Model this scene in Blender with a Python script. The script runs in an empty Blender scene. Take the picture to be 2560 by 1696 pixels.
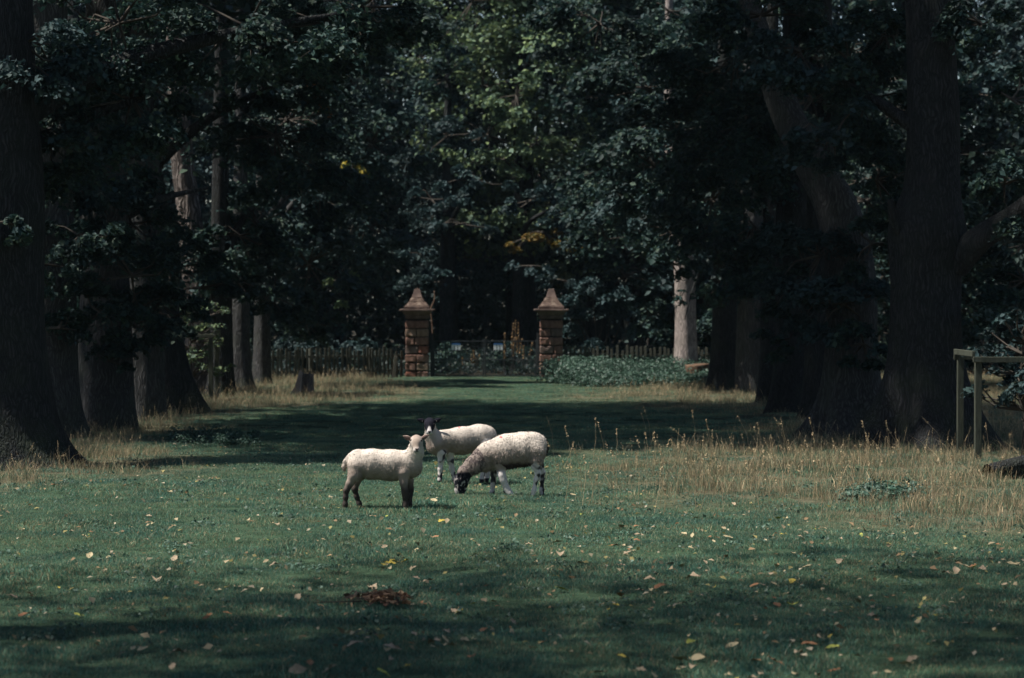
import bpy, math, random
import numpy as np
from mathutils import noise as mnoise, Vector

rng = np.random.default_rng(7)
random.seed(7)
scene = bpy.context.scene
COL = scene.collection

# ------------------------------------------------------------------ camera, sky, sun, exposure
CAM_H = 2.4
FPX = 6400.0          # focal length in photo pixels (photo is 2560 wide)
HOR = 746.0           # horizon row in the photo
cam_d = bpy.data.cameras.new('camera')
cam = bpy.data.objects.new('camera', cam_d)
COL.objects.link(cam)
cam.location = (0, 0, CAM_H)
cam.rotation_euler = (math.radians(90) - math.atan((848 - HOR) / FPX), 0, 0)
cam_d.sensor_width = 36
cam_d.lens = 36 * FPX / 2560
cam_d.clip_end = 2000
cam_d.dof.use_dof = True
cam_d.dof.focus_distance = 30
cam_d.dof.aperture_fstop = 2.8
scene.camera = cam

SUN_EL = math.radians(62)
SUN_AZ = math.radians(8)      # from the left
sdir = Vector((-math.cos(SUN_EL) * math.cos(SUN_AZ), -math.cos(SUN_EL) * math.sin(SUN_AZ), math.sin(SUN_EL)))
world = bpy.data.worlds.new('World')
scene.world = world
world.use_nodes = True
wn = world.node_tree
bg = wn.nodes['Background']
sky = wn.nodes.new('ShaderNodeTexSky')
sky.sky_type = 'NISHITA'
sky.sun_disc = False
sky.sun_elevation = SUN_EL
sky.sun_rotation = math.atan2(sdir.x, sdir.y)
wn.links.new(sky.outputs[0], bg.inputs[0])
bg.inputs[1].default_value = 0.062
sun_d = bpy.data.lights.new('sun', 'SUN')
sun_d.energy = 4.8
sun_d.angle = math.radians(1.0)
sun_d.color = (1.0, 0.95, 0.87)
sun = bpy.data.objects.new('sun', sun_d)
COL.objects.link(sun)
sun.rotation_euler = sdir.to_track_quat('Z', 'Y').to_euler()
sun.location = (-20, -20, 40)
scene.view_settings.view_transform = 'Standard'
scene.view_settings.look = 'None'
scene.view_settings.exposure = 0.85
scene.view_settings.gamma = 1.0
scene.render.engine = 'CYCLES'
scene.cycles.use_denoising = True
scene.cycles.max_bounces = 5
scene.cycles.diffuse_bounces = 3
scene.cycles.glossy_bounces = 2
scene.cycles.transmission_bounces = 3
scene.cycles.sample_clamp_indirect = 4.0
scene.cycles.volume_bounces = 0
scene.cycles.caustics_reflective = False
scene.cycles.caustics_refractive = False

# ------------------------------------------------------------------ small helpers
def gz(x, y):
    """ground height"""
    return (0.035 * np.sin(x * 0.55 + 0.4) * np.sin(y * 0.31 + 1.0)
            + 0.02 * np.sin(x * 1.7 + y * 0.9) + 0.015 * np.sin(y * 1.9 - x * 0.7))

def P(px, py, d):
    """photo pixel at depth d -> world"""
    return np.array([(px - 1280) / FPX * d, d, CAM_H - (py - HOR) / FPX * d])

def depth(py):
    return FPX * CAM_H / (py - HOR)

def link(o, parent=None):
    COL.objects.link(o)
    if parent is not None:
        o.parent = parent
    return o

def tag(o, label, cat, group=None):
    o['label'] = label
    o['category'] = cat
    if group:
        o['group'] = group
    return o

def thing(name, loc, label, cat, group=None, rz=0.0):
    o = bpy.data.objects.new(name, None)
    o.empty_display_size = 0.2
    o.location = loc
    o.rotation_euler = (0, 0, rz)
    link(o)
    return tag(o, label, cat, group)

def mesh_np(name, verts, faces_list, mats, mat_idx=None, cols=None, smooth=False):
    """verts (N,3); faces_list: list of (M,k) int arrays; mat_idx per list entry"""
    me = bpy.data.meshes.new(name)
    verts = np.asarray(verts, np.float32)
    me.vertices.add(len(verts))
    me.vertices.foreach_set('co', verts.ravel())
    nl = sum(f.size for f in faces_list)
    nf = sum(len(f) for f in faces_list)
    me.loops.add(nl)
    me.polygons.add(nf)
    loops = np.concatenate([np.asarray(f, np.int32).ravel() for f in faces_list])
    tot = np.concatenate([np.full(len(f), f.shape[1], np.int32) for f in faces_list])
    start = np.concatenate([[0], np.cumsum(tot)[:-1]]).astype(np.int32)
    me.loops.foreach_set('vertex_index', loops)
    me.polygons.foreach_set('loop_start', start)
    me.polygons.foreach_set('loop_total', tot)
    if mat_idx is not None:
        mi = np.concatenate([np.full(len(f), m, np.int32) for f, m in zip(faces_list, mat_idx)])
        me.polygons.foreach_set('material_index', mi)
    if smooth:
        me.polygons.foreach_set('use_smooth', np.ones(nf, bool))
    if cols is not None:
        a = me.attributes.new('col', 'FLOAT_COLOR', 'POINT')
        c = np.ones((len(verts), 4), np.float32)
        c[:, :3] = cols
        a.data.foreach_set('color', c.ravel())
    for m in mats:
        me.materials.append(m)
    me.update(calc_edges=True)
    me.validate()
    return me

def obj(name, me, parent=None, loc=None):
    o = bpy.data.objects.new(name, me)
    if loc is not None:
        o.location = loc
    return link(o, parent)

def nrm(v):
    return v / np.maximum(np.linalg.norm(v, axis=-1, keepdims=True), 1e-9)

# ------------------------------------------------------------------ materials
def new_mat(name):
    m = bpy.data.materials.new(name)
    m.use_nodes = True
    nt = m.node_tree
    return m, nt, nt.nodes['Principled BSDF'], nt.nodes['Material Output']

def leafy_mat(name, rough=0.5, spec=0.4, trans=0.3, tint=(1, 1, 1)):
    """colour from the per-leaf attribute, some light passing through"""
    m, nt, b, out = new_mat(name)
    at = nt.nodes.new('ShaderNodeAttribute')
    at.attribute_name = 'col'
    mix = nt.nodes.new('ShaderNodeMix')
    mix.data_type = 'RGBA'
    mix.blend_type = 'MULTIPLY'
    mix.inputs[0].default_value = 1.0
    mix.inputs[7].default_value = (*tint, 1)
    nt.links.new(at.outputs['Color'], mix.inputs[6])
    nt.links.new(mix.outputs[2], b.inputs['Base Color'])
    b.inputs['Roughness'].default_value = rough
    b.inputs['Specular IOR Level'].default_value = spec
    tr = nt.nodes.new('ShaderNodeBsdfTranslucent')
    nt.links.new(mix.outputs[2], tr.inputs['Color'])
    ms = nt.nodes.new('ShaderNodeMixShader')
    ms.inputs[0].default_value = trans
    nt.links.new(b.outputs[0], ms.inputs[1])
    nt.links.new(tr.outputs[0], ms.inputs[2])
    nt.links.new(ms.outputs[0], out.inputs[0])
    return m

def rough_mat(name, c1, c2, scale=6.0, rough=0.9, bump=0.3, stretch=(1, 1, 1), c3=None, bscale=None, spec=0.2, dist=0.02):
    m, nt, b, out = new_mat(name)
    tc = nt.nodes.new('ShaderNodeTexCoord')
    mp = nt.nodes.new('ShaderNodeMapping')
    mp.inputs['Scale'].default_value = stretch
    nt.links.new(tc.outputs['Object'], mp.inputs[0])
    n = nt.nodes.new('ShaderNodeTexNoise')
    n.inputs['Scale'].default_value = scale
    n.inputs['Detail'].default_value = 6
    n.inputs['Roughness'].default_value = 0.65
    nt.links.new(mp.outputs[0], n.inputs['Vector'])
    r = nt.nodes.new('ShaderNodeValToRGB')
    r.color_ramp.elements[0].position = 0.32
    r.color_ramp.elements[1].position = 0.68
    r.color_ramp.elements[0].color = (*c1, 1)
    r.color_ramp.elements[1].color = (*c2, 1)
    if c3:
        e = r.color_ramp.elements.new(0.5)
        e.color = (*c3, 1)
    nt.links.new(n.outputs[0], r.inputs[0])
    nt.links.new(r.outputs[0], b.inputs['Base Color'])
    b.inputs['Roughness'].default_value = rough
    b.inputs['Specular IOR Level'].default_value = spec
    n2 = nt.nodes.new('ShaderNodeTexNoise')
    n2.inputs['Scale'].default_value = bscale or scale * 3
    n2.inputs['Detail'].default_value = 5
    nt.links.new(mp.outputs[0], n2.inputs['Vector'])
    bp = nt.nodes.new('ShaderNodeBump')
    bp.inputs['Strength'].default_value = bump
    bp.inputs['Distance'].default_value = dist
    nt.links.new(n2.outputs[0], bp.inputs['Height'])
    nt.links.new(bp.outputs[0], b.inputs['Normal'])
    return m

def bark_mat(name, c_dark, c_light, moss=0.35, depth_=0.05, fis=7.0):
    """furrowed oak bark: vertical plates, moss towards the root"""
    m, nt, b, out = new_mat(name)
    N, L = nt.nodes, nt.links
    tc = N.new('ShaderNodeTexCoord')
    wob = N.new('ShaderNodeTexNoise')
    wob.inputs['Scale'].default_value = 2.5
    L.new(tc.outputs['Object'], wob.inputs['Vector'])
    add = N.new('ShaderNodeMix')
    add.data_type = 'RGBA'
    add.blend_type = 'LINEAR_LIGHT'
    add.inputs[0].default_value = 0.12
    L.new(tc.outputs['Object'], add.inputs[6])
    L.new(wob.outputs['Color'], add.inputs[7])
    mp = N.new('ShaderNodeMapping')
    mp.inputs['Scale'].default_value = (fis * 2.2, fis * 2.2, fis * 0.16)
    L.new(add.outputs[2], mp.inputs[0])
    v = N.new('ShaderNodeTexVoronoi')
    v.feature = 'DISTANCE_TO_EDGE'
    v.inputs['Scale'].default_value = 1.0
    L.new(mp.outputs[0], v.inputs['Vector'])
    n = N.new('ShaderNodeTexNoise')
    n.inputs['Scale'].default_value = 3.0
    n.inputs['Detail'].default_value = 7
    L.new(mp.outputs[0], n.inputs['Vector'])
    r = N.new('ShaderNodeValToRGB')
    r.color_ramp.elements[0].position = 0.0
    r.color_ramp.elements[0].color = (*[c * 0.7 for c in c_dark], 1)
    r.color_ramp.elements[1].position = 0.35
    r.color_ramp.elements[1].color = (*c_light, 1)
    e = r.color_ramp.elements.new(0.10)
    e.color = (*c_dark, 1)
    L.new(v.outputs['Distance'], r.inputs[0])
    mn = N.new('ShaderNodeMix')
    mn.data_type = 'RGBA'
    mn.blend_type = 'OVERLAY'
    mn.inputs[0].default_value = 0.6
    L.new(r.outputs[0], mn.inputs[6])
    L.new(n.outputs[0], mn.inputs[7])
    # moss and algae on the bark, thicker near the root
    sep = N.new('ShaderNodeSeparateXYZ')
    L.new(tc.outputs['Object'], sep.inputs[0])
    mr = N.new('ShaderNodeMapRange')
    mr.inputs[1].default_value = 0.0
    mr.inputs[2].default_value = 2.0
    mr.inputs[3].default_value = 1.0
    mr.inputs[4].default_value = 0.25
    L.new(sep.outputs[2], mr.inputs[0])
    n3 = N.new('ShaderNodeTexNoise')
    n3.inputs['Scale'].default_value = 1.7
    n3.inputs['Detail'].default_value = 5
    L.new(tc.outputs['Object'], n3.inputs['Vector'])
    r3 = N.new('ShaderNodeValToRGB')
    r3.color_ramp.elements[0].position = 0.45
    r3.color_ramp.elements[1].position = 0.7
    L.new(n3.outputs[0], r3.inputs[0])
    mu = N.new('ShaderNodeMath')
    mu.operation = 'MULTIPLY'
    L.new(r3.outputs[0], mu.inputs[0])
    L.new(mr.outputs[0], mu.inputs[1])
    mu2 = N.new('ShaderNodeMath')
    mu2.operation = 'MULTIPLY'
    mu2.inputs[1].default_value = moss
    L.new(mu.outputs[0], mu2.inputs[0])
    mm = N.new('ShaderNodeMix')
    mm.data_type = 'RGBA'
    L.new(mu2.outputs[0], mm.inputs[0])
    L.new(mn.outputs[2], mm.inputs[6])
    mm.inputs[7].default_value = (0.045, 0.065, 0.03, 1)
    L.new(mm.outputs[2], b.inputs['Base Color'])
    b.inputs['Roughness'].default_value = 0.95
    b.inputs['Specular IOR Level'].default_value = 0.1
    mh = N.new('ShaderNodeMath')
    mh.operation = 'MULTIPLY_ADD'
    mh.inputs[1].default_value = 0.35
    L.new(n.outputs[0], mh.inputs[0])
    cl = N.new('ShaderNodeMath')
    cl.operation = 'MINIMUM'
    cl.inputs[1].default_value = 0.3
    L.new(v.outputs['Distance'], cl.inputs[0])
    L.new(cl.outputs[0], mh.inputs[2])
    bp = N.new('ShaderNodeBump')
    bp.inputs['Strength'].default_value = 0.9
    bp.inputs['Distance'].default_value = depth_
    L.new(mh.outputs[0], bp.inputs['Height'])
    L.new(bp.outputs[0], b.inputs['Normal'])
    return m

M_leaf = leafy_mat('leaf', 0.65, 0.2, 0.22)
M_twig = rough_mat('twig_bark', (0.03, 0.026, 0.022), (0.07, 0.06, 0.05), 8, 0.95, 0.2)
M_bark = bark_mat('oak_bark', (0.044, 0.044, 0.044), (0.078, 0.076, 0.075), fis=10.0)
M_bark_dark = bark_mat('shaded_oak_bark', (0.020, 0.021, 0.022), (0.036, 0.037, 0.038), fis=10.0)  # darker copy of the oak bark with canopy shade in its colour
M_bark_plate = bark_mat('plated_bark', (0.08, 0.068, 0.062), (0.27, 0.23, 0.21), 0.15, 0.09, 5.0)
M_bark_pale = bark_mat('pale_bark', (0.24, 0.205, 0.19), (0.37, 0.315, 0.29), 0.22, 0.012, 9.0)
M_grass = leafy_mat('grass_blades', 0.6, 0.25, 0.35)
def patchy(m, scale, c1, c2):
    nt = m.node_tree
    mix = [n for n in nt.nodes if n.type == 'MIX'][0]
    ge = nt.nodes.new('ShaderNodeNewGeometry')
    no = nt.nodes.new('ShaderNodeTexNoise'); no.inputs['Scale'].default_value = scale; no.inputs['Detail'].default_value = 5; no.inputs['Roughness'].default_value = .6
    nt.links.new(ge.outputs['Position'], no.inputs['Vector'])
    ra = nt.nodes.new('ShaderNodeValToRGB')
    ra.color_ramp.elements[0].position = .36; ra.color_ramp.elements[1].position = .64
    ra.color_ramp.elements[0].color = (*c1, 1); ra.color_ramp.elements[1].color = (*c2, 1)
    nt.links.new(no.outputs[0], ra.inputs[0])
    nt.links.new(ra.outputs[0], mix.inputs[7])
patchy(M_grass, .9, (.72, .84, .84), (1.42, 1.18, .96))
M_dry = leafy_mat('dry_grass_blades', 0.7, 0.2, 0.3)
M_fern = leafy_mat('undergrowth_leaves', 0.55, 0.35, 0.3)

# ------------------------------------------------------------------ leaves and foliage
GREENS = np.array([[0.013, 0.031, 0.028], [0.018, 0.041, 0.035], [0.016, 0.035, 0.036], [0.028, 0.050, 0.033]])
PALE = np.array([[0.080, 0.125, 0.068], [0.105, 0.145, 0.062], [0.066, 0.105, 0.070]])
SLATE = np.array([[0.019, 0.039, 0.041], [0.026, 0.049, 0.052], [0.022, 0.044, 0.042]])
GOLD = np.array([[0.20, 0.12, 0.025], [0.16, 0.11, 0.025], [0.09, 0.09, 0.03]])
YELL = np.array([[0.30, 0.24, 0.035], [0.10, 0.12, 0.04], [0.05, 0.085, 0.045]])
RUST = np.array([[0.24, 0.10, 0.035], [0.08, 0.08, 0.04], [0.05, 0.08, 0.045]])

def leaf_arrays(cen, outward, size, pal, up=0.55, droop=0.35):
    """folded leaves, two triangles each: returns verts, faces, colours"""
    n = len(cen)
    nn = nrm(rng.normal(size=(n, 3)) * 0.6 + np.array([0, 0, up]) + outward * 0.45)
    a = rng.normal(size=(n, 3)) + outward * 0.6 + np.array([0, 0, -droop])
    a = nrm(a - nn * np.sum(a * nn, 1, keepdims=True))
    b = np.cross(nn, a)
    s = size * np.clip(np.exp(rng.normal(size=(n, 1)) * .32) * .9, .4, 1.7)
    w = s * rng.uniform(0.28, 0.4, (n, 1))
    v = np.empty((n, 4, 3), np.float32)
    v[:, 0] = cen - a * s * 0.5
    v[:, 2] = cen + a * s * 0.5 - nn * s * 0.08
    v[:, 1] = cen + b * w + nn * s * 0.10 - a * s * 0.05
    v[:, 3] = cen - b * w + nn * s * 0.10 - a * s * 0.05
    i = np.arange(n, dtype=np.int32)[:, None] * 4
    f = np.concatenate([i + [0, 1, 2], i + [0, 2, 3]])
    c = pal[rng.integers(0, len(pal), n)] * rng.uniform(0.7, 1.35, (n, 1))
    return v.reshape(-1, 3), f, np.repeat(c, 4, 0)

def stick_arrays(p0, p1, r0, r1):
    """many three-sided sticks"""
    n = len(p0)
    d = nrm(p1 - p0)
    ref = np.where(np.abs(d[:, 2:3]) > 0.9, np.array([[1., 0, 0]]), np.array([[0., 0, 1]]))
    u = nrm(np.cross(d, ref))
    w = np.cross(d, u)
    v = np.empty((n, 6, 3), np.float32)
    for k in range(3):
        t = k * 2 * math.pi / 3
        o = u * math.cos(t) + w * math.sin(t)
        v[:, k] = p0 + o * r0
        v[:, 3 + k] = p1 + o * r1
    i = np.arange(n, dtype=np.int32)[:, None] * 6
    f = np.concatenate([i + [0, 1, 4, 3], i + [1, 2, 5, 4], i + [2, 0, 3, 5]])
    return v.reshape(-1, 3), f

class Foliage:
    """collects leaf clumps and twigs for one crown"""
    def __init__(self):
        self.v, self.f, self.c, self.tv, self.tf = [], [], [], [], []
        self.nv = self.ntv = 0

    def bough(self, c, rad, n, size, pal=GREENS, sub=None, shell=0.45, root=None, up=0.9, flat=0.45):
        c = np.asarray(c, float)
        rad = np.asarray(rad, float)
        vol = rad.prod() ** (1 / 3)
        sub = sub or max(5, int(11 * vol))
        u = nrm(rng.normal(size=(sub, 3)))
        rr = rng.uniform(shell, 1.0, (sub, 1)) ** 0.7
        sc = c + u * rr * rad
        srad = vol * rng.uniform(0.22, 0.42, sub)
        k = rng.integers(0, sub, n)
        off = np.clip(rng.normal(size=(n, 3)) * 0.5, -1.15, 1.15) * srad[k][:, None] * np.array([1.15, 1.15, flat])
        # clumps hang at their rims like real sprays
        off[:, 2] -= 0.35 * (off[:, 0] ** 2 + off[:, 1] ** 2) / np.maximum(srad[k], .05)
        pos = sc[k] + off
        outw = nrm(pos - c)
        v, f, col = leaf_arrays(pos, outw, size, pal, up)
        # shade of green differs from spray to spray
        col = col * np.repeat(rng.uniform(0.75, 1.3, sub)[k], 4)[:, None]
        self.v.append(v); self.f.append(f + self.nv); self.c.append(col); self.nv += len(v)
        root = c if root is None else np.asarray(root, float)
        mid = (root + sc) / 2 + rng.normal(size=(sub, 3)) * 0.12 * vol
        self.sticks(np.repeat(root[None], sub, 0), mid, 0.03, 0.018)
        self.sticks(mid, sc, 0.018, 0.008)
        m = min(n, sub * 7)
        kk = rng.integers(0, n, m)
        self.sticks(sc[k[kk]], pos[kk], 0.007, 0.003)

    def sticks(self, p0, p1, r0, r1):
        v, f = stick_arrays(p0, p1, r0, r1)
        self.tv.append(v); self.tf.append(f + self.ntv); self.ntv += len(v)

    def mesh(self, name, origin, leafmat=None):
        v = np.concatenate(self.v + self.tv) - np.asarray(origin)
        f = np.concatenate(self.f)
        tf = np.concatenate(self.tf) + self.nv
        c = np.concatenate(self.c + [np.full((self.ntv, 3), 0.05)])
        return mesh_np(name, v, [f, tf], [leafmat or M_leaf, M_twig], [0, 1], c)

# ------------------------------------------------------------------ trunks and limbs
def smooth_path(pts, n):
    """Catmull-Rom through (x,y,z,r) rows"""
    p = np.asarray(pts, float)
    p = np.vstack([2 * p[0] - p[1], p, 2 * p[-1] - p[-2]])
    seg = len(p) - 3
    out = []
    for t in np.linspace(0, seg - 1e-6, n):
        i = int(t); s = t - i
        a, b, c, d = p[i:i + 4]
        out.append(0.5 * (2 * b + (c - a) * s + (2 * a - 5 * b + 4 * c - d) * s * s + (3 * b - a - 3 * c + d) * s ** 3))
    return np.array(out)

def tube_mesh(name, pts, mat, n=40, k=28, flare=0.0, lobes=5, rough=0.03, seed=0, origin=(0, 0, 0), flare_h=0.5, cap=True):
    q = smooth_path(pts, n)
    lr = np.random.default_rng(seed + 1)
    ph = lr.uniform(0, 6.28, 8)
    ctr, r = q[:, :3], np.maximum(q[:, 3], 0.004)
    d = nrm(np.gradient(ctr, axis=0))
    ref = np.array([0, 1.0, 0]) if abs(d[0][1]) < 0.8 else np.array([1.0, 0, 0])
    u = nrm(np.cross(d, ref)); w = np.cross(d, u)
    th = np.linspace(0, 2 * math.pi, k, endpoint=False)
    h = ctr[:, 2] - ctr[0, 2]
    V = np.empty((n, k, 3))
    amp = lr.uniform(0.6, 1.3, k)
    for j, t in enumerate(th):
        lump = 1 + rough * (np.sin(3 * t + ph[0] + h * 0.8) + 0.7 * np.sin(5 * t + ph[1] - h * 1.3) + 0.6 * np.sin(2 * t + ph[2] + h * 2.1)
                            + 0.5 * np.sin(9 * t + ph[6] + 0.7 * np.sin(h * 1.1 + ph[7])))
        fl = flare * np.exp(-np.maximum(h, 0) / flare_h) * (1 + 0.55 * math.cos(lobes * t + ph[3]) + 0.3 * math.cos((lobes - 2) * t + ph[4]))
        rr = r * (lump + fl)
        V[:, j] = ctr + (u * math.cos(t) + w * math.sin(t)) * rr[:, None]
    idx = np.arange(n * k).reshape(n, k)
    a = idx[:-1]; b = idx[1:]
    f = np.stack([a, np.roll(a, -1, 1), np.roll(b, -1, 1), b], -1).reshape(-1, 4)
    fl_ = [f]
    V = V.reshape(-1, 3)
    if cap:
        V = np.vstack([V, ctr[-1:] + d[-1] * r[-1] * 0.3])
        fl_.append(np.stack([idx[-1], np.roll(idx[-1], -1), np.full(k, n * k)], -1))
    return mesh_np(name, V - np.asarray(origin), fl_, [mat], [0] * len(fl_), None, True)

def make_tree(name, px, py, r, label, boughs=(), limbs=(), top=13.0, lean=(0, 0), mat=None, flare=0.55, lobes=5,
              upper=(), cat='tree', group='old trees lining the avenue', d=None, path=None, seed=None, flare_h=0.45):
    """boughs: (px,py,d,rx,rz,n,size,palette); limbs: lists of (px,py,d,r); upper: (x,y,z,rx,ry,rz,n,size)"""
    d = d or depth(py)
    bx, by = (px - 1280) / FPX * d, d
    bz = float(gz(bx, by))
    base = np.array([bx, by, bz])
    t = thing(name, base, label, cat, group)
    seed = seed if seed is not None else int(abs(px) * 7 + py)
    if path is None:
        lx, ly = lean
        path = [(bx, by, bz - 0.35, r * 1.25), (bx, by, bz + 0.25, r * 1.12), (bx + lx * 0.15, by + ly * .15, bz + 1.6, r),
                (bx + lx * 0.45, by + ly * .45, bz + top * 0.35, r * 0.86), (bx + lx, by + ly, bz + top * 0.65, r * 0.6), (bx + lx * 1.2, by + ly * 1.2, bz + top, r * 0.2)]
    mt = mat or M_bark
    obj('trunk', tube_mesh('trunk', path, mt, 54, 40, flare, lobes, 0.03, seed, base, flare_h), t)
    for L in limbs:
        pts = [(*P(q[0], q[1], q[2]), q[3]) for q in L]
        obj('limb', tube_mesh('limb', pts, M_bark_dark if mt is not M_bark else mt, 22, 12, 0, 3, 0.06, seed + len(L), base), t)
    if boughs or upper:
        fo = Foliage()
        for b in boughs:
            c = P(b[0], b[1], b[2])
            pal = b[7] if len(b) > 7 else GREENS
            rx, rz = b[3], b[4]
            fo.bough(c, (rx, min(rx, rz) * 0.9, rz), int(42 * b[5] * rx * rz / b[6] ** 2), b[6], pal)
        for b in upper:  # unseen upper crowns, placed to shape the shade below
            fo.bough(b[:3], b[3:6], int(b[6]), b[7], GREENS, sub=max(8, int(b[6] / 120)), shell=0.3, flat=0.8)
        obj('crown', fo.mesh('crown', base), t)
    return t

# ------------------------------------------------------------------ the ground
def lin(a, b, n, mid=None):
    return np.linspace(a, b, n)
gx = np.unique(np.concatenate([lin(-300, -30, 14), lin(-30, 30, 121), lin(30, 300, 14)]))
gy = np.unique(np.concatenate([lin(-120, 5, 16), lin(5, 95, 181), lin(95, 500, 20)]))
GX, GY = np.meshgrid(gx, gy)
GV = np.stack([GX, GY, gz(GX, GY)], -1).reshape(-1, 3)
gi = np.arange(GX.size).reshape(GX.shape)
GF = np.stack([gi[:-1, :-1], gi[:-1, 1:], gi[1:, 1:], gi[1:, :-1]], -1).reshape(-1, 4)

def smst(e0, e1, x):
    t = np.clip((x - e0) / (e1 - e0), 0, 1)
    return t * t * (3 - 2 * t)

def wob(x, y, s, seed=0.0):
    return (np.sin(x * s + 1.3 + seed) * np.sin(y * s * 1.17 + 0.7 * seed) + 0.6 * np.sin(x * s * 2.3 - y * s * 1.9 + seed)
            + 0.4 * np.sin(x * s * 4.1 + y * s * 3.7 + 2 * seed)) / 2.0

def dryness(x, y):
    """0 mown green sward .. 1 tall dry grass along the two margins"""
    w = wob(x, y, 0.55)
    # right margin
    edge_r = np.interp(y, [14, 24, 28, 32, 36, 40, 44, 52, 60, 66, 72, 90], [8.5, 5.2, 2.8, 0.7, -0.2, 0.7, 3.2, 4.0, 1.2, 0.9, 4.6, 6])
    a = smst(-1.2, 2.6, x - edge_r + 1.1 * w)
    # left margin
    edge_l = np.interp(y, [14, 28, 32, 35, 39, 42, 48, 55, 60, 66, 71, 74, 90], [-9, -7.5, -5.6, -4.6, -4.4, -5.3, -5.4, -5.0, -2.4, -1.6, -2.6, -3.0, -6])
    b = smst(-1.0, 1.6, edge_l - x + 0.9 * w)
    return np.maximum(a, b)

dr = dryness(GV[:, 0], GV[:, 1])[:, None]
gcol = np.array([0.035, 0.06, 0.035]) * (1 - dr) + np.array([0.085, 0.08, 0.052]) * dr
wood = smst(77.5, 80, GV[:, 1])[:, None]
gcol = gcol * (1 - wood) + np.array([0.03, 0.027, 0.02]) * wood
gm, gnt, gb, gout = new_mat('turf_soil')
ga = gnt.nodes.new('ShaderNodeAttribute'); ga.attribute_name = 'col'
gn = gnt.nodes.new('ShaderNodeTexNoise'); gn.inputs['Scale'].default_value = 9; gn.inputs['Detail'].default_value = 8
gtc = gnt.nodes.new('ShaderNodeTexCoord'); gnt.links.new(gtc.outputs['Object'], gn.inputs['Vector'])
gmx = gnt.nodes.new('ShaderNodeMix'); gmx.data_type = 'RGBA'; gmx.blend_type = 'OVERLAY'; gmx.inputs[0].default_value = 0.8
gnt.links.new(ga.outputs['Color'], gmx.inputs[6]); gnt.links.new(gn.outputs[0], gmx.inputs[7])
gnt.links.new(gmx.outputs[2], gb.inputs['Base Color']); gb.inputs['Roughness'].default_value = 1.0
gb.inputs['Specular IOR Level'].default_value = 0.05
gbp = gnt.nodes.new('ShaderNodeBump'); gbp.inputs['Distance'].default_value = 0.05; gnt.links.new(gn.outputs[0], gbp.inputs['Height'])
gnt.links.new(gbp.outputs[0], gb.inputs['Normal'])
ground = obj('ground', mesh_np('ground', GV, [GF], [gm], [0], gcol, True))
ground['kind'] = 'structure'

# ------------------------------------------------------------------ grass, scattered clumps
def blade_clump(name, n, rad, hmin, hmax, wid, pal, mat, lean=0.35, heads=0):
    ang = rng.uniform(0, 6.28, n); rr = rad * np.sqrt(rng.uniform(0, 1, n))
    p = np.stack([rr * np.cos(ang), rr * np.sin(ang), np.full(n, -0.01)], 1)
    h = rng.uniform(hmin, hmax, n)[:, None]
    la = rng.uniform(0, 6.28, n)
    ld = np.stack([np.cos(la), np.sin(la), np.zeros(n)], 1) * (np.abs(rng.normal(size=n)) * lean)[:, None]
    fa = rng.uniform(0, 6.28, n)
    side = np.stack([np.cos(fa), np.sin(fa), np.zeros(n)], 1)
    w = wid * rng.uniform(0.6, 1.3, (n, 1))
    up = np.array([0, 0, 1.0])
    m1 = p + up * h * 0.55 + ld * h * 0.35
    tip = p + up * h * 0.95 + ld * h * 1.0
    v = np.stack([p - side * w, p + side * w, m1 + side * w * 0.8, m1 - side * w * 0.8, tip], 1).reshape(-1, 3)
    i = np.arange(n, dtype=np.int32)[:, None] * 5
    quads = i + [0, 1, 2, 3]
    tris = i + [3, 2, 4]
    c = pal[rng.integers(0, len(pal), n)] * rng.uniform(0.65, 1.4, (n, 1))
    c = np.repeat(c, 5, 0)
    V, F, C = [v], [quads, tris], [c]
    if heads:
        # thin flower stalks with a loose seed head
        k = rng.integers(0, n, heads)
        b0 = p[k]; hh = h[k] * rng.uniform(1.3, 1.9, (heads, 1))
        l2 = ld[k] * 0.7
        t0 = b0 + up * hh + l2 * hh
        sv, sf = stick_arrays(b0, t0, 0.0016, 0.0011)
        off = len(v)
        V.append(sv); F.append(sf + off); C.append(np.full((len(sv), 3), 1.0) * pal[0] * 1.15)
        off += len(sv)
        hd = 14
        kk = np.repeat(np.arange(heads), hd)
        s = rng.uniform(0.0, 0.22, (heads * hd, 1))
        q = t0[kk] - (up + l2[kk]) * s * hh[kk] + rng.normal(size=(heads * hd, 3)) * 0.006
        lv, lf, lc = leaf_arrays(q, np.zeros_like(q), 0.011, pal[:1], 0.2, -1.5)
        V.append(lv); F.append(lf + off); C.append(lc)
    me = mesh_np(name, np.concatenate(V), F, [mat], [0] * len(F), np.concatenate(C))
    return bpy.data.objects.new(name, me)

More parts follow.
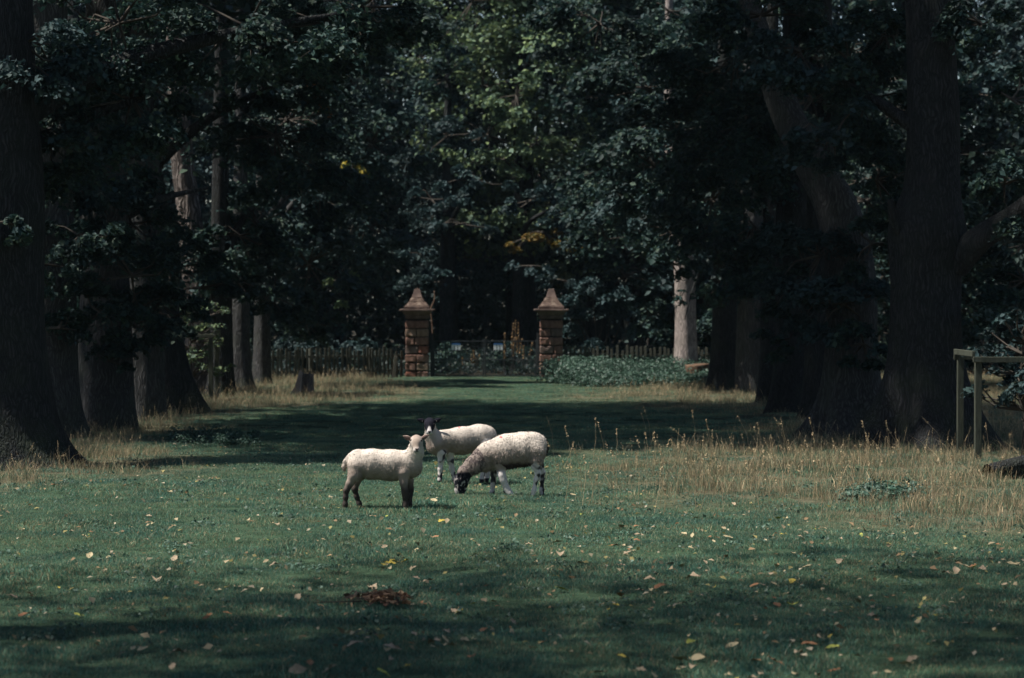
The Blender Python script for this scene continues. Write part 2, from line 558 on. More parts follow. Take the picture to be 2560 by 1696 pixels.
def scatter(name, clumps, pts, scl, label, rz=None):
    n = len(pts)
    me = bpy.data.meshes.new(name)
    me.vertices.add(n)
    me.vertices.foreach_set('co', np.asarray(pts, np.float32).ravel())
    a = me.attributes.new('rot', 'FLOAT_VECTOR', 'POINT')
    r = np.zeros((n, 3), np.float32); r[:, 2] = rng.uniform(0, 6.28, n)
    a.data.foreach_set('vector', r.ravel())
    a = me.attributes.new('scl', 'FLOAT', 'POINT')
    a.data.foreach_set('value', np.asarray(scl, np.float32))
    a = me.attributes.new('pick', 'INT', 'POINT')
    a.data.foreach_set('value', rng.integers(0, len(clumps), n).astype(np.int32))
    c = bpy.data.collections.new(name + '_clumps')
    for o in clumps:
        c.objects.link(o)
    o = obj(name, me)
    g = bpy.data.node_groups.new(name + '_scatter', 'GeometryNodeTree')
    g.interface.new_socket('Geometry', in_out='INPUT', socket_type='NodeSocketGeometry')
    g.interface.new_socket('Geometry', in_out='OUTPUT', socket_type='NodeSocketGeometry')
    gi_, go = g.nodes.new('NodeGroupInput'), g.nodes.new('NodeGroupOutput')
    ip = g.nodes.new('GeometryNodeInstanceOnPoints')
    ci = g.nodes.new('GeometryNodeCollectionInfo')
    ci.inputs['Collection'].default_value = c
    ci.inputs['Separate Children'].default_value = True
    ci.inputs['Reset Children'].default_value = True
    def na(nm, ty):
        q = g.nodes.new('GeometryNodeInputNamedAttribute'); q.data_type = ty; q.inputs[0].default_value = nm
        return [s for s in q.outputs if s.enabled][0]
    g.links.new(gi_.outputs[0], ip.inputs['Points'])
    g.links.new(ci.outputs[0], ip.inputs['Instance'])
    ip.inputs['Pick Instance'].default_value = True
    g.links.new(na('pick', 'INT'), ip.inputs['Instance Index'])
    er = g.nodes.new('FunctionNodeEulerToRotation')
    g.links.new(na('rot', 'FLOAT_VECTOR'), er.inputs[0])
    g.links.new(er.outputs[0], ip.inputs['Rotation'])
    g.links.new(na('scl', 'FLOAT'), ip.inputs['Scale'])
    g.links.new(ip.outputs[0], go.inputs[0])
    md = o.modifiers.new('scatter', 'NODES')
    md.node_group = g
    o['kind'] = 'stuff'
    o['label'] = label
    return o

G_PAL = np.array([[0.062, 0.165, 0.125], [0.088, 0.190, 0.138], [0.054, 0.145, 0.115], [0.130, 0.205, 0.140], [0.24, 0.23, 0.16]])
D_PAL = np.array([[0.43, 0.335, 0.205], [0.34, 0.26, 0.16], [0.22, 0.185, 0.125], [0.12, 0.145, 0.085], [0.085, 0.14, 0.085]])

def frame_pts(y0, y1, step, margin=1.2):
    out = []
    y = y0
    while y < y1:
        hw = y * 1280 / FPX + margin
        xs = np.arange(-hw, hw, step)
        out.append(np.stack([xs + rng.uniform(-.5, .5, len(xs)) * step, y + rng.uniform(-.5, .5, len(xs)) * step], 1))
        y += step
    return np.concatenate(out)

p = np.concatenate([frame_pts(14.5, 46, 0.30), frame_pts(46, 79, 0.40)])
dd = dryness(p[:, 0], p[:, 1])
keep = rng.uniform(0, 1, len(p)) > dd * 0.5
p = p[keep]
pz = np.concatenate([p, gz(p[:, 0], p[:, 1])[:, None]], 1)
lawn_clumps = [blade_clump('lawn_tuft', 420, 0.30, 0.018, 0.052, 0.0026, G_PAL * f, M_grass, 0.7) for f in (0.75, 0.85, .95, 1.0, 1.1, 1.25)]
thick = 0.75 + 0.55 * smst(-0.2, 0.8, wob(p[:, 0], p[:, 1], 1.1, 2.0))
scatter('grass', lawn_clumps, pz, thick * rng.uniform(0.8, 1.2, len(p)), 'short green grazed grass covering the avenue')

p = np.concatenate([frame_pts(20, 48, 0.20, 1.5), frame_pts(48, 77.5, 0.22)])
dd = dryness(p[:, 0], p[:, 1])
keep = rng.uniform(0, 1, len(p)) < dd ** 1.4 * 0.6 * smst(-0.7, 0.1, wob(p[:, 0], p[:, 1], 1.4, 5.0))
p, dd = p[keep], dd[keep]
pz = np.concatenate([p, gz(p[:, 0], p[:, 1])[:, None]], 1)
dry_clumps = [blade_clump('dry_tuft', 46, 0.20, 0.06, 0.22, 0.003, D_PAL * f, M_dry, 0.6, 1) for f in (0.7, 0.85, 1.0, 1.1)]
dry_clumps += [blade_clump('dry_tuft', 26, 0.15, 0.10, 0.34, 0.0026, D_PAL * f, M_dry, 0.55, 2) for f in (0.9, 1.1)]
scatter('dry_grass', dry_clumps, pz, (0.24 + 0.62 * dd ** 2) * rng.uniform(0.5, 1.35, len(p)), 'tall dry straw-coloured grass along both margins')
# ------------------------------------------------------------------ trees of the avenue
AV = 'old trees lining the avenue'
# left row, near to far
make_tree('oak_tree', -22, 1165, 0.78, 'huge dark trunk cut off by the left edge of the picture', mat=M_bark_dark, top=15, flare=0.85, flare_h=0.6,
    boughs=[(60, 110, 36.5, 1.1, 0.9, 1, .09, SLATE), (20, 555, 35.8, 0.35, 0.35, 1, .09), (300, 60, 38, 1.6, 1.0, 1, .09), (620, 70, 39.5, 2.0, 1.0, 1, .09), (330, 250, 38.5, 1.5, 1.0, 1, .09),
            (900, 20, 40, 1.6, .7, 1, .09), (120, 330, 37.5, 1.0, 1.0, .9, .09)],
    limbs=[[(0, 330, 36.8, .22), (250, 180, 37.8, .16), (560, 90, 39, .10), (900, 30, 40, .04)], [(10, 420, 36.8, .18), (200, 300, 38, .10), (380, 240, 38.6, .04)]],
    upper=[(-7.4, 43.0, 13, 4.3, 3.4, 4.6, 10000, .27), (-1.2, 42.4, 15.5, 5.4, 3.6, 3.0, 11000, .27)])
make_tree('oak_tree', 118, 1099, 0.50, 'grey ridged trunk just right of the nearest left-hand tree', mat=M_bark, top=14, flare=0.5,
    boughs=[(190, 430, 44.2, 1.1, 1.1, 1, .1, SLATE), (330, 690, 43.0, 1.0, .7, 1, .092), (200, 590, 42.6, .9, .6, 1, .092), (150, 820, 42.5, .55, .55, .9, .09), (180, 240, 43.5, 1.2, 1.0, 1, .1), (235, 640, 44.5, .9, .8, .9, .1), (250, 780, 43.2, .8, .5, 1, .095), (100, 660, 42.2, .7, .5, 1, .095)],
    limbs=[[(130, 500, 43.5, .14), (260, 420, 44.3, .07), (420, 360, 45, .03)]],
    upper=[(-7.6, 47.2, 13, 4.2, 3.2, 4.8, 6000, .27), (-1.2, 48.2, 15.5, 5.4, 3.6, 3.0, 11000, .27)])
make_tree('oak_tree', 262, 1080, 0.47, 'dark ridged trunk, third in the left-hand row', mat=M_bark, top=14, flare=0.45,
    boughs=[(330, 560, 46.2, 1.2, .9, 1, .1), (330, 780, 45.3, .9, .8, 1, .1), (270, 900, 44.9, .6, .4, .9, .09), (290, 400, 47, 1.0, 1.0, 1, .1), (400, 760, 46, .8, .5, 1, .1)],
    limbs=[[(275, 560, 46.2, .13), (400, 500, 46.8, .07), (520, 470, 47.4, .03)]],
    upper=[(-7.0, 51.2, 13, 4.2, 3.2, 4.8, 6000, .27)])
make_tree('ash_tree', 362, 1053, 0.34, 'slim straight grey trunk between two darker trunks on the left', mat=M_bark, top=15, flare=0.4,
    boughs=[(430, 670, 49.5, 1.2, .8, 1, .105), (420, 790, 49, .8, .45, 1, .105), (500, 720, 49, .8, .5, 1, .105), (370, 210, 50, 1.2, 1.1, 1, .105)],
    limbs=[[(365, 480, 50, .1), (340, 360, 50.2, .06), (380, 260, 50.5, .03)]])
make_tree('oak_tree', 428, 1032, 0.43, 'black trunk with a long root flaring towards the lawn on the left', mat=M_bark_dark, top=14, flare=1.1, flare_h=.5, lean=(-1.2, 0),
    boughs=[(690, 340, 53, 1.4, 1.4, 1, .13), (680, 160, 53.5, 1.8, 1.2, 1, .13, GREENS), (600, 590, 52.5, .9, .7, 1, .13), (800, 60, 54, 1.6, 1, 1, .13), (800, 245, 54.5, .5, .35, .8, .13, RUST)],
    limbs=[[(375, 420, 53.5, .16), (520, 300, 53.3, .10), (720, 200, 53.5, .05)]],
    upper=[(-7.2, 55.2, 13, 4.2, 3.0, 4.8, 6000, .27), (-1.2, 54, 16, 5.4, 3.6, 3.0, 10000, .27)])
d6 = depth(986)
b6 = P(500, 986, d6)
make_tree('oak_tree', 500, 986, 0.34, 'pale sunlit trunk with plated bark behind the wooden tree guard on the left', mat=M_bark_plate, top=13, flare=0.35, d=d6,
    path=[(b6[0], d6, -.35, .42), (b6[0], d6, .3, .38), (b6[0] - .02, d6, 2.0, .34), (b6[0] - .28, d6, 4.6, .30), (b6[0] - .45, d6, 6.0, .28), (b6[0] - .6, d6, 8.5, .22), (b6[0] - .8, d6, 12, .1)],
    boughs=[(505, 300, 64.5, 1.0, .6, 1, .14), (480, 790, 63, .45, .4, 1, .13, PALE), (560, 620, 63.5, 1.2, 1.0, 1, .14)],
    limbs=[[(455, 430, 64.4, .13), (470, 300, 64.2, .1), (420, 230, 64, .06)]])
make_tree('oak_tree', 553, 988, 0.27, 'dark trunk right behind the tree guard post on the left', mat=M_bark_dark, top=12, flare=0.7, flare_h=.4, d=62.6,
    boughs=[(590, 700, 62, 1.0, .7, 1, .14), (640, 560, 63, 1.3, 1.2, 1, .14), (680, 740, 63.5, .9, .8, 1, .14)],
    limbs=[[(560, 700, 62.6, .1), (600, 560, 62.6, .08), (690, 470, 63, .04)]])
make_tree('oak_tree', 602, 972, 0.24, 'slender grey trunk, second tree left of the picket fence', mat=M_bark, top=12, flare=0.7, flare_h=.4,
    boughs=[(760, 470, 69, 1.9, 1.7, 1, .15), (770, 660, 69, 1.5, 1.3, 1, .15, SLATE), (760, 800, 69.5, 1.0, .8, 1, .15), (850, 700, 70.5, .5, .7, 1, .15, PALE), (720, 300, 69, 1.8, 1.5, 1, .15),
            (880, 425, 71, .5, .3, .8, .15, YELL)],
    limbs=[[(605, 640, 68.5, .09), (690, 520, 69, .08), (800, 420, 69, .04)], [(620, 560, 68.5, .09), (560, 640, 68, .05)]])
make_tree('oak_tree', 656, 962, 0.22, 'small pale grey trunk at the left end of the picket fence', mat=M_bark, top=12, flare=0.4,
    boughs=[(890, 540, 72.4, 1.5, 1.5, 1, .155, SLATE), (930, 360, 72.6, 1.7, 1.7, 1, .155), (860, 180, 72.6, 2.0, 1.6, 1, .155)],
    limbs=[[(665, 600, 72, .1), (760, 480, 73, .07), (900, 380, 74, .04)]])

# right row, near to far
make_tree('oak_tree', 2318, 1115, 0.57, 'big forked grey trunk beside the right-hand tree guard, nearest tree on the right', mat=M_bark_dark, flare=1.15, flare_h=.7, top=10,
    path=[(*P(2322, 1160, 41.6)[:2], -.35, .70), (*P(2322, 1115, 41.6)[:2], .3, .66), (*P(2318, 900, 41.6)[:2], 1.5, .57), (*P(2316, 700, 41.6)[:2], 2.75, .56), (*P(2316, 590, 41.6)[:2], 3.5, .62),
          (*P(2326, 480, 41.6)[:2], 4.2, .46), (*P(2330, 300, 41.6)[:2], 5.3, .42), (*P(2325, 100, 41.6)[:2], 6.6, .38), (*P(2310, -100, 41.6)[:2], 8.2, .32), (*P(2300, -400, 41.6)[:2], 10.5, .18)],
    boughs=[(2000, 130, 42, 1.0, .9, 1, .092, SLATE), (2080, 350, 41.5, .9, .7, 1, .092, SLATE), (2120, 150, 41.8, .9, .8, 1, .092), (2510, 460, 40, .5, 1.0, 1, .092), (2530, 250, 40.5, .5, .8, 1, .092),
            (2430, 800, 41, .5, .5, .8, .09), (2480, 930, 43, .6, .35, .8, .09), (2560, 700, 43, .8, .8, 1, .1), (1900, 40, 42.5, 1.2, .7, 1, .092), (2450, 60, 41, .8, .6, 1, .1)],
    limbs=[[(2390, 660, 41.4, .26), (2450, 600, 41.1, .22), (2540, 540, 40.8, .18), (2680, 420, 40.2, .1)], [(2290, 620, 41.5, .2), (2240, 560, 41.3, .1), (2225, 500, 41.2, .05)],
           [(2300, 330, 41.5, .14), (2180, 250, 41.6, .08), (2020, 160, 41.9, .03)]],
    upper=[(7.4, 42.0, 13, 4.2, 3.8, 4.4, 6500, .27)])
make_tree('oak_tree', 2130, 1092, 0.44, 'trunk with a pale edge left of the big forked tree on the right', mat=M_bark, flare=1.1, flare_h=.6,
    path=[(*P(2132, 1092, 44.4)[:2], -.35, .55), (*P(2132, 1092, 44.4)[:2], .3, .5), (*P(2128, 900, 44.4)[:2], 1.5, .44), tuple(P(2124, 680, 44.4)) + (.42,), tuple(P(2092, 520, 44.4)) + (.38,), tuple(P(2030, 410, 44.5)) + (.30,), tuple(P(1952, 250, 44.8)) + (.26,), tuple(P(1888, 60, 45)) + (.20,), tuple(P(1850, -120, 45.4)) + (.14,), tuple(P(1840, -420, 45.6)) + (.06,)],
    boughs=[(2050, 640, 43.6, 1.05, .8, 1.1, .092, SLATE), (2110, 760, 43.2, 1.0, .75, 1.1, .092, SLATE), (1985, 740, 44, .7, .7, 1, .092), (2160, 860, 43, .6, .5, 1, .092), (2180, 610, 43.2, .7, .6, 1, .092),
            (1960, 850, 44.5, .5, .4, 1, .092), (2160, 250, 43, 1.0, .9, 1, .092), (2190, 450, 42.8, .7, .6, 1, .092), (2210, 90, 43, .9, .7, 1, .092)],
    upper=[(6.3, 46, 13.5, 4, 3.3, 4.6, 6000, .27)])
make_tree('oak_tree', 2052, 1050, 0.32, 'dark narrow trunk, third in the right-hand row', mat=M_bark_dark, flare=0.5, top=13,
    boughs=[(2030, 250, 50, 1.4, 1.3, 1, .105), (1900, 330, 50.5, 1.2, 1.1, 1, .105), (1840, 150, 51, 1.5, 1.2, 1, .105)])
make_tree('oak_tree', 1988, 1034, 0.43, 'stout dark trunk with a bulging foot, fourth in the right-hand row', mat=M_bark_dark, flare=0.7, top=13,
    boughs=[(1880, 560, 52.5, .9, 1.0, 1, .105), (1830, 400, 53, 1.3, 1.2, 1, .105, GREENS), (1760, 230, 53.5, 1.4, 1.2, 1, .105)],
    limbs=[[(1980, 560, 53.4, .14), (1900, 420, 53.2, .08), (1780, 280, 53.4, .04)]],
    upper=[(6.0, 53, 14, 3.8, 3, 4.4, 4500, .27)])
make_tree('oak_tree', 1930, 1012, 0.26, 'slim black trunk, fifth in the right-hand row', mat=M_bark_dark, flare=0.6, top=12,
    boughs=[(1850, 660, 57, .9, .9, 1, .13), (1780, 500, 57.5, 1.2, 1.2, 1, .13), (1690, 330, 58, 1.3, 1.2, 1, .13)])
make_tree('oak_tree', 1878, 984, 0.36, 'grey half-lit trunk, sixth in the right-hand row', mat=M_bark, flare=0.3, top=13, d=64.3,
    boughs=[(1800, 720, 63.6, .7, .6, 1, .14), (1720, 560, 64, 1.2, 1.2, 1, .14), (1640, 420, 65, 1.4, 1.3, 1, .14), (1840, 600, 63.5, .7, .7, 1, .14)],
    upper=[(6.4, 64.5, 14.5, 3.6, 3.4, 4.5, 5000, .27)],
    limbs=[[(1870, 660, 64.2, .14), (1800, 540, 64.2, .09), (1680, 430, 64.6, .04)]])
make_tree('oak_tree', 1812, 976, 0.33, 'mossy trunk with a root flaring left beside the nettle bed', mat=M_bark_dark, flare=0.7, top=13, d=67.2, flare_h=.5,
    boughs=[(1680, 660, 66.5, .8, .6, 1, .14), (1600, 560, 67, 1.3, 1.2, 1, .145, SLATE), (1560, 400, 68, 1.6, 1.4, 1, .145), (1620, 220, 68, 1.9, 1.5, 1, .145), (1500, 60, 69, 2.0, 1.3, 1, .145)],
    limbs=[[(1808, 640, 67, .1), (1720, 520, 67, .08), (1600, 400, 67.4, .05)]])
make_tree('beech_tree', 1716, 957, 0.33, 'pale smooth sunlit trunk standing in the nettle bed by the fence', mat=M_bark_pale, flare=0.12, top=14,
    path=[(*P(1716, 957, 72.8)[:2], -.3, .36), (*P(1716, 957, 72.8)[:2], .2, .345), (*P(1714, 957, 72.8)[:2], 1.6, .31), (*P(1708, 957, 72.8)[:2], 3.4, .28), (*P(1690, 957, 72.8)[:2], 5.2, .23), (*P(1676, 957, 72.8)[:2], 7.5, .18), (*P(1670, 957, 72.8)[:2], 13, .06)],
    boughs=[(1560, 690, 73.5, 1.3, .9, 1, .15, SLATE), (1620, 790, 74, .8, .6, 1, .15), (1500, 560, 74, 1.4, 1.2, 1, .155), (1700, 740, 71.8, .28, .25, .45, .13), (1690, 330, 71.5, 1.1, 1.3, 1, .15), (1680, 120, 71.5, 1.3, 1.2, 1, .15), (1672, 30, 71.4, .8, .6, 1, .15)],
    limbs=[[(1700, 620, 72.7, .08), (1630, 600, 73, .05), (1560, 640, 73.2, .03)], [(1760, 650, 72, .05), (1730, 730, 71.8, .03), (1712, 800, 71.7, .012)]])

# unseen trees added beside and behind the camera to shade the view
for x, y, lab in ((-7.2, 18.0, 'on the left, shading the foreground grass'), (8.6, 13, 'on the right, second before the big forked trunk'), (8.4, 25.5, 'on the right, next before the big forked trunk'), (-8.8, -1, 'level with the photographer on the left'),
                  (8.8, 1, 'level with the photographer on the right'), (-8.5, -12, 'behind the photographer on the left'), (8.5, -11, 'behind the photographer on the right'), (-17, 43, 'far out to the left behind the nearest left-hand trunk'), (-17, 52.5, 'far out to the left behind the left-hand row')):
    t = thing('oak_tree', (x, y, 0), f'unseen avenue tree added for shade {lab}', 'tree', 'unseen avenue trees added for shade')
    obj('trunk', tube_mesh('trunk', [(0, 0, -.3, .6), (0, 0, .3, .55), (0.1, 0, 4, .45), (0, .1, 9, .3), (0, 0, 14, .1)], M_bark, 20, 16, .5), t)
    fo = Foliage()
    rx = 4.6 if y != 25.5 else 4.2
    if y == 18.0:
        fo.bough((4.5, -2.2, 15.5), (4.8, 7.8, 3.2), 11000, .2, GREENS, sub=150, shell=.02, flat=.8)
        fo.bough((-0.5, -2.2, 12.5), (4.6, 7.8, 4.0), 8500, .2, GREENS, sub=130, shell=.02, flat=.8)
        fo.bough((-4.2, -1.5, 10), (3.4, 6.4, 2.8), 4500, .2, GREENS, sub=60, shell=.02, flat=.8)
    if y != 18.0:
        fo.bough((0.6 if x < 0 else (0 if y != 25.5 else 1.6), 0, 12 if y != 25.5 else 13.8), (rx + (1.6 if y < 3 or x < -12 else 0), 4.8, 5.5), 9000, .27, GREENS, sub=70, shell=.3, flat=.8)
    obj('crown', fo.mesh('crown', (0, 0, 0)), t)

# ------------------------------------------------------------------ the wood beyond the gate
def wood_crown(h0, h1, rad, n, size, pal, seed):
    fo = Foliage()
    k = 16
    for i in range(k):
        z = h0 + (h1 - h0) * (i + .5) / k
        s = math.sin(math.pi * (0.18 + 0.75 * (i + .5) / k)) ** .7
        a = i * 2.4 + seed
        rr = rad * s * 0.45
        fo.bough((rr * math.cos(a), rr * math.sin(a), z), (rad * s * .62, rad * s * .62, (h1 - h0) / k * 1.5), n // k, size, pal, sub=14, shell=.35)
    return fo.mesh('crown', (0, 0, 0))
wc = [wood_crown(3.0, 16, 4.2, 26000, .21, SLATE, 0), wood_crown(2.2, 17, 3.8, 26000, .20, GREENS, 2), wood_crown(3.6, 18, 4.5, 28000, .21, PALE, 4), wood_crown(1.0, 9, 3.0, 15000, .19, GREENS, 1)]
wt = tube_mesh('trunk', [(0, 0, -.3, .42), (0, 0, .3, .36), (0.15, 0, 4, .3), (0, .1, 9, .2), (0, 0, 15, .06)], M_bark_dark, 22, 14, .3)
WOOD = [(-15.5, 86, 1, 0.3, 1.0, 'dark tree at the far left of the wood behind the avenue'), (-11.6, 85.5, 0, 1.4, 1.0, 'dark tree behind the left end of the picket fence'), (-5.9, 88, 1, 2.2, 0.72, 'tall leafy tree behind the picket fence left of the gate'),
        (-2.2, 91, 0, 0.2, 0.66, 'slate-green tree rising behind the left gate pillar'), (0.6, 90, 2, 2.9, 1.05, 'sunlit pale green tree rising behind the gate'), (4.2, 88, 1, 4.1, 1.0, 'dark tree behind the right gate pillar'),
        (8.0, 85, 0, 5.0, 1.0, 'tree behind the pale trunk on the right'), (12.2, 80, 1, 0.9, 1.0, 'dark tree beyond the right-hand row'), (16.5, 72, 0, 1.9, 1.0, 'dark tree at the far right beyond the tree guard'),
        (-13.0, 76, 3, 3.3, 1.1, 'low dark tree behind the left-hand row'), (-16, 64, 0, 4.4, 1.0, 'dark tree seen between trunks at the far left'), (-13.5, 55, 3, 5.1, 1.0, 'low dark tree filling the gap left of the left-hand row'),
        (20.5, 66, 1, 2.1, 1.1, 'dark tree at the right edge far beyond the tree guard'), (21.5, 80, 0, 1.1, 1.2, 'tall dark tree in the far right background'), (17.5, 90, 1, 3.1, 1.2, 'dark tree in the wood at the far right'),
        (-12, 97, 1, 0.7, 1.15, 'dark tree deep in the wood, far left'), (-7.8, 99, 0, 1.7, 1.15, 'dark tree deep in the wood left of the gate'), (-3.7, 98, 1, 2.8, 1.15, 'dark tree deep in the wood behind the left pillar'), (0.2, 100, 0, 3.9, 1.15, 'dark tree deep in the wood straight behind the gate'),
        (3.2, 98, 1, 4.9, 1.15, 'dark tree deep in the wood just right of the gate'), (7.0, 97, 0, 5.9, 1.15, 'dark tree deep in the wood behind the pale trunk'), (11.5, 95, 1, 0.4, 1.15, 'dark tree deep in the wood, far right'),
        (14, 62, 3, 2.6, 1.0, 'low tree in the field beyond the right-hand row'), (11.5, 70, 3, 1.6, 1.1, 'low tree behind the sixth trunk on the right')]
for x, y, k, rz, s, lab in WOOD:
    t = thing('wood_tree', (x, y, float(gz(x, y))), lab, 'tree', 'trees of the wood behind the gate', rz)
    t.scale = (s, s, s)
    obj('trunk', wt, t); obj('crown', wc[k], t)
make_tree('lime_tree', 1120, 920, .30, 'slate-leaved tree whose low branches hang over the left gate pillar', d=88.5, mat=M_bark_dark, top=11, flare=.3, group='trees of the wood behind the gate',
    boughs=[(1080, 500, 84.5, 1.3, .55, 1, .15, SLATE), (1150, 560, 84, 1.2, .45, 1, .15, SLATE), (1060, 640, 83, .8, .45, 1, .145, SLATE), (1110, 705, 82.5, .7, .4, 1, .145, SLATE), (1190, 450, 85, 1.2, .5, 1, .15, SLATE), (1120, 340, 86, 1.2, .8, 1, .15, SLATE), (1118, 200, 86.5, 1.0, .8, 1, .15), (1112, 90, 87, 1.0, .7, 1, .15)],
    limbs=[[(1120, 640, 88, .1), (1110, 580, 86, .08), (1085, 520, 84.5, .04)], [(1122, 560, 88, .1), (1160, 500, 86.5, .07), (1200, 450, 85, .03)]])
make_tree('lime_tree', 1300, 920, .28, 'pale-leaved tree with golden leaves hanging between the gate pillars', d=89.5, mat=M_bark_dark, top=12, flare=.3, group='trees of the wood behind the gate',
    boughs=[(1330, 500, 84.5, 1.2, .45, 1, .15, SLATE), (1405, 545, 84, .9, .35, 1, .15, SLATE), (1290, 240, 86, 1.0, 1.2, 1, .155, PALE), (1260, 400, 86, .9, .7, 1, .155, PALE), (1340, 360, 85.5, .8, .6, 1, .155, PALE), (1330, 665, 82.5, .9, .35, 1, .145, SLATE), (1400, 700, 82, .7, .35, 1, .145, SLATE)],
    limbs=[[(1302, 620, 89, .1), (1320, 560, 86.5, .08), (1380, 520, 84.5, .04)], [(1300, 480, 89, .1), (1290, 380, 87.5, .06), (1285, 260, 86.2, .03)]])
# orange autumn spray low on the tree behind the gate
fo = Foliage()
c = P(1330, 590, 84)
for (px, py, rx, rz, n) in ((1320, 588, .5, .2, 1100), (1385, 592, .6, .24, 1400), (1450, 622, .42, .18, 800), (1290, 618, .35, .14, 550), (1420, 606, .35, .18, 500)):
    fo.bough(P(px, py, 84), (rx, .4, rz), n, .15, GOLD, root=P(1340, 580, 84.4))
# far wood, one mass of leaves
n = 190000
pos = np.stack([rng.uniform(-34, 34, n), rng.uniform(103, 113, n), rng.uniform(0, 24, n)], 1)
pos[:70000, 2] = rng.uniform(0, 4.5, 70000)
pos[:, 1] += 2.0 * np.sin(pos[:, 0] * .8) + 1.5 * np.sin(pos[:, 2] * .9 + pos[:, 0])
v, f, cc = leaf_arrays(pos, np.tile([[0, -1.0, 0]], (n, 1)), .28, GREENS * .9)
far = obj('far_wood', mesh_np('far_wood', v, [f], [M_leaf], [0], cc))
far['kind'] = 'stuff'; far['label'] = 'dense dark wood closing the view behind the gate'
# the spray belongs to the sunlit tree
host = [o for o in bpy.data.objects if o.get('label') == 'pale-leaved tree with golden leaves hanging between the gate pillars'][0]
m = fo.mesh('autumn_spray', (0, 0, 0))
sp = obj('autumn_spray', m, host)
sp.matrix_parent_inverse = (__import__('mathutils').Matrix.Translation(host.location)).inverted()
sp['label'] = 'golden orange autumn leaves hanging above the gate'
# ------------------------------------------------------------------ gate, pillars, fences
from mathutils import Matrix
def box_mesh(name, sx, sy, sz, mat, bev=0.0, jit=0.0, seed=0, top=(1, 1), nobase=False):
    """box centred in x,y with its foot at z=0; bevelled edges, optional hewn unevenness"""
    import bmesh
    bm = bmesh.new()
    bmesh.ops.create_cube(bm, size=1.0)
    for v in bm.verts:
        t = v.co.z > 0
        v.co = Vector((v.co.x * sx * (top[0] if t else 1), v.co.y * sy * (top[1] if t else 1), (v.co.z + .5) * sz))
    if bev:
        bmesh.ops.bevel(bm, geom=list(bm.edges), offset=bev, segments=2, profile=.6, affect='EDGES')
    if jit:
        bmesh.ops.subdivide_edges(bm, edges=[e for e in bm.edges if e.calc_length() > 0.12], cuts=2, use_grid_fill=True)
        r = random.Random(seed)
        for v in bm.verts:
            n = mnoise.noise_vector(v.co * 7 + Vector((seed * 3.1, seed, 0)))
            v.co += Vector(n) * jit
    me = bpy.data.meshes.new(name)
    bm.to_mesh(me); bm.free()
    me.materials.append(mat)
    return me

M_stone = [rough_mat('red_sandstone', (0.14, 0.055, 0.038), (0.28, 0.13, 0.09), 5, .95, .6, c3=(0.20, .088, .06)),
           rough_mat('brown_sandstone', (0.12, 0.068, 0.052), (0.25, 0.15, 0.115), 5, .95, .6, c3=(0.17, .10, .077)),
           rough_mat('buff_sandstone', (0.14, 0.098, 0.072), (0.30, 0.22, 0.165), 5, .95, .6, c3=(0.2, .14, .103)),
           rough_mat('grey_sandstone', (0.085, 0.062, 0.054), (0.18, 0.132, 0.11), 5, .95, .6, c3=(0.125, .09, .076))]
M_lichen = rough_mat('lichened_capstone', (0.05, 0.036, 0.03), (0.19, 0.15, 0.118), 9, .95, .8, c3=(0.085, .057, .045))
M_mortar = rough_mat('mortar', (0.025, 0.02, 0.018), (0.05, 0.04, 0.035), 12, .95, .3)  # mortar darkened so the joints carry their shadow
M_iron = rough_mat('black_iron', (0.018, 0.022, 0.024), (0.036, 0.042, 0.045), 20, .55, .1, spec=.4)
M_oldwood = rough_mat('weathered_wood', (0.06, 0.055, 0.045), (0.13, 0.12, 0.095), 6, .9, .4, (4, 4, .6))
M_fence = rough_mat('dark_fence_wood', (0.035, 0.038, 0.03), (0.08, 0.08, 0.062), 6, .9, .4, (4, 4, .6))
M_guard = rough_mat('green_stained_timber', (0.03, 0.035, 0.026), (0.062, 0.067, 0.05), 6, .9, .4, (4, 4, .6))

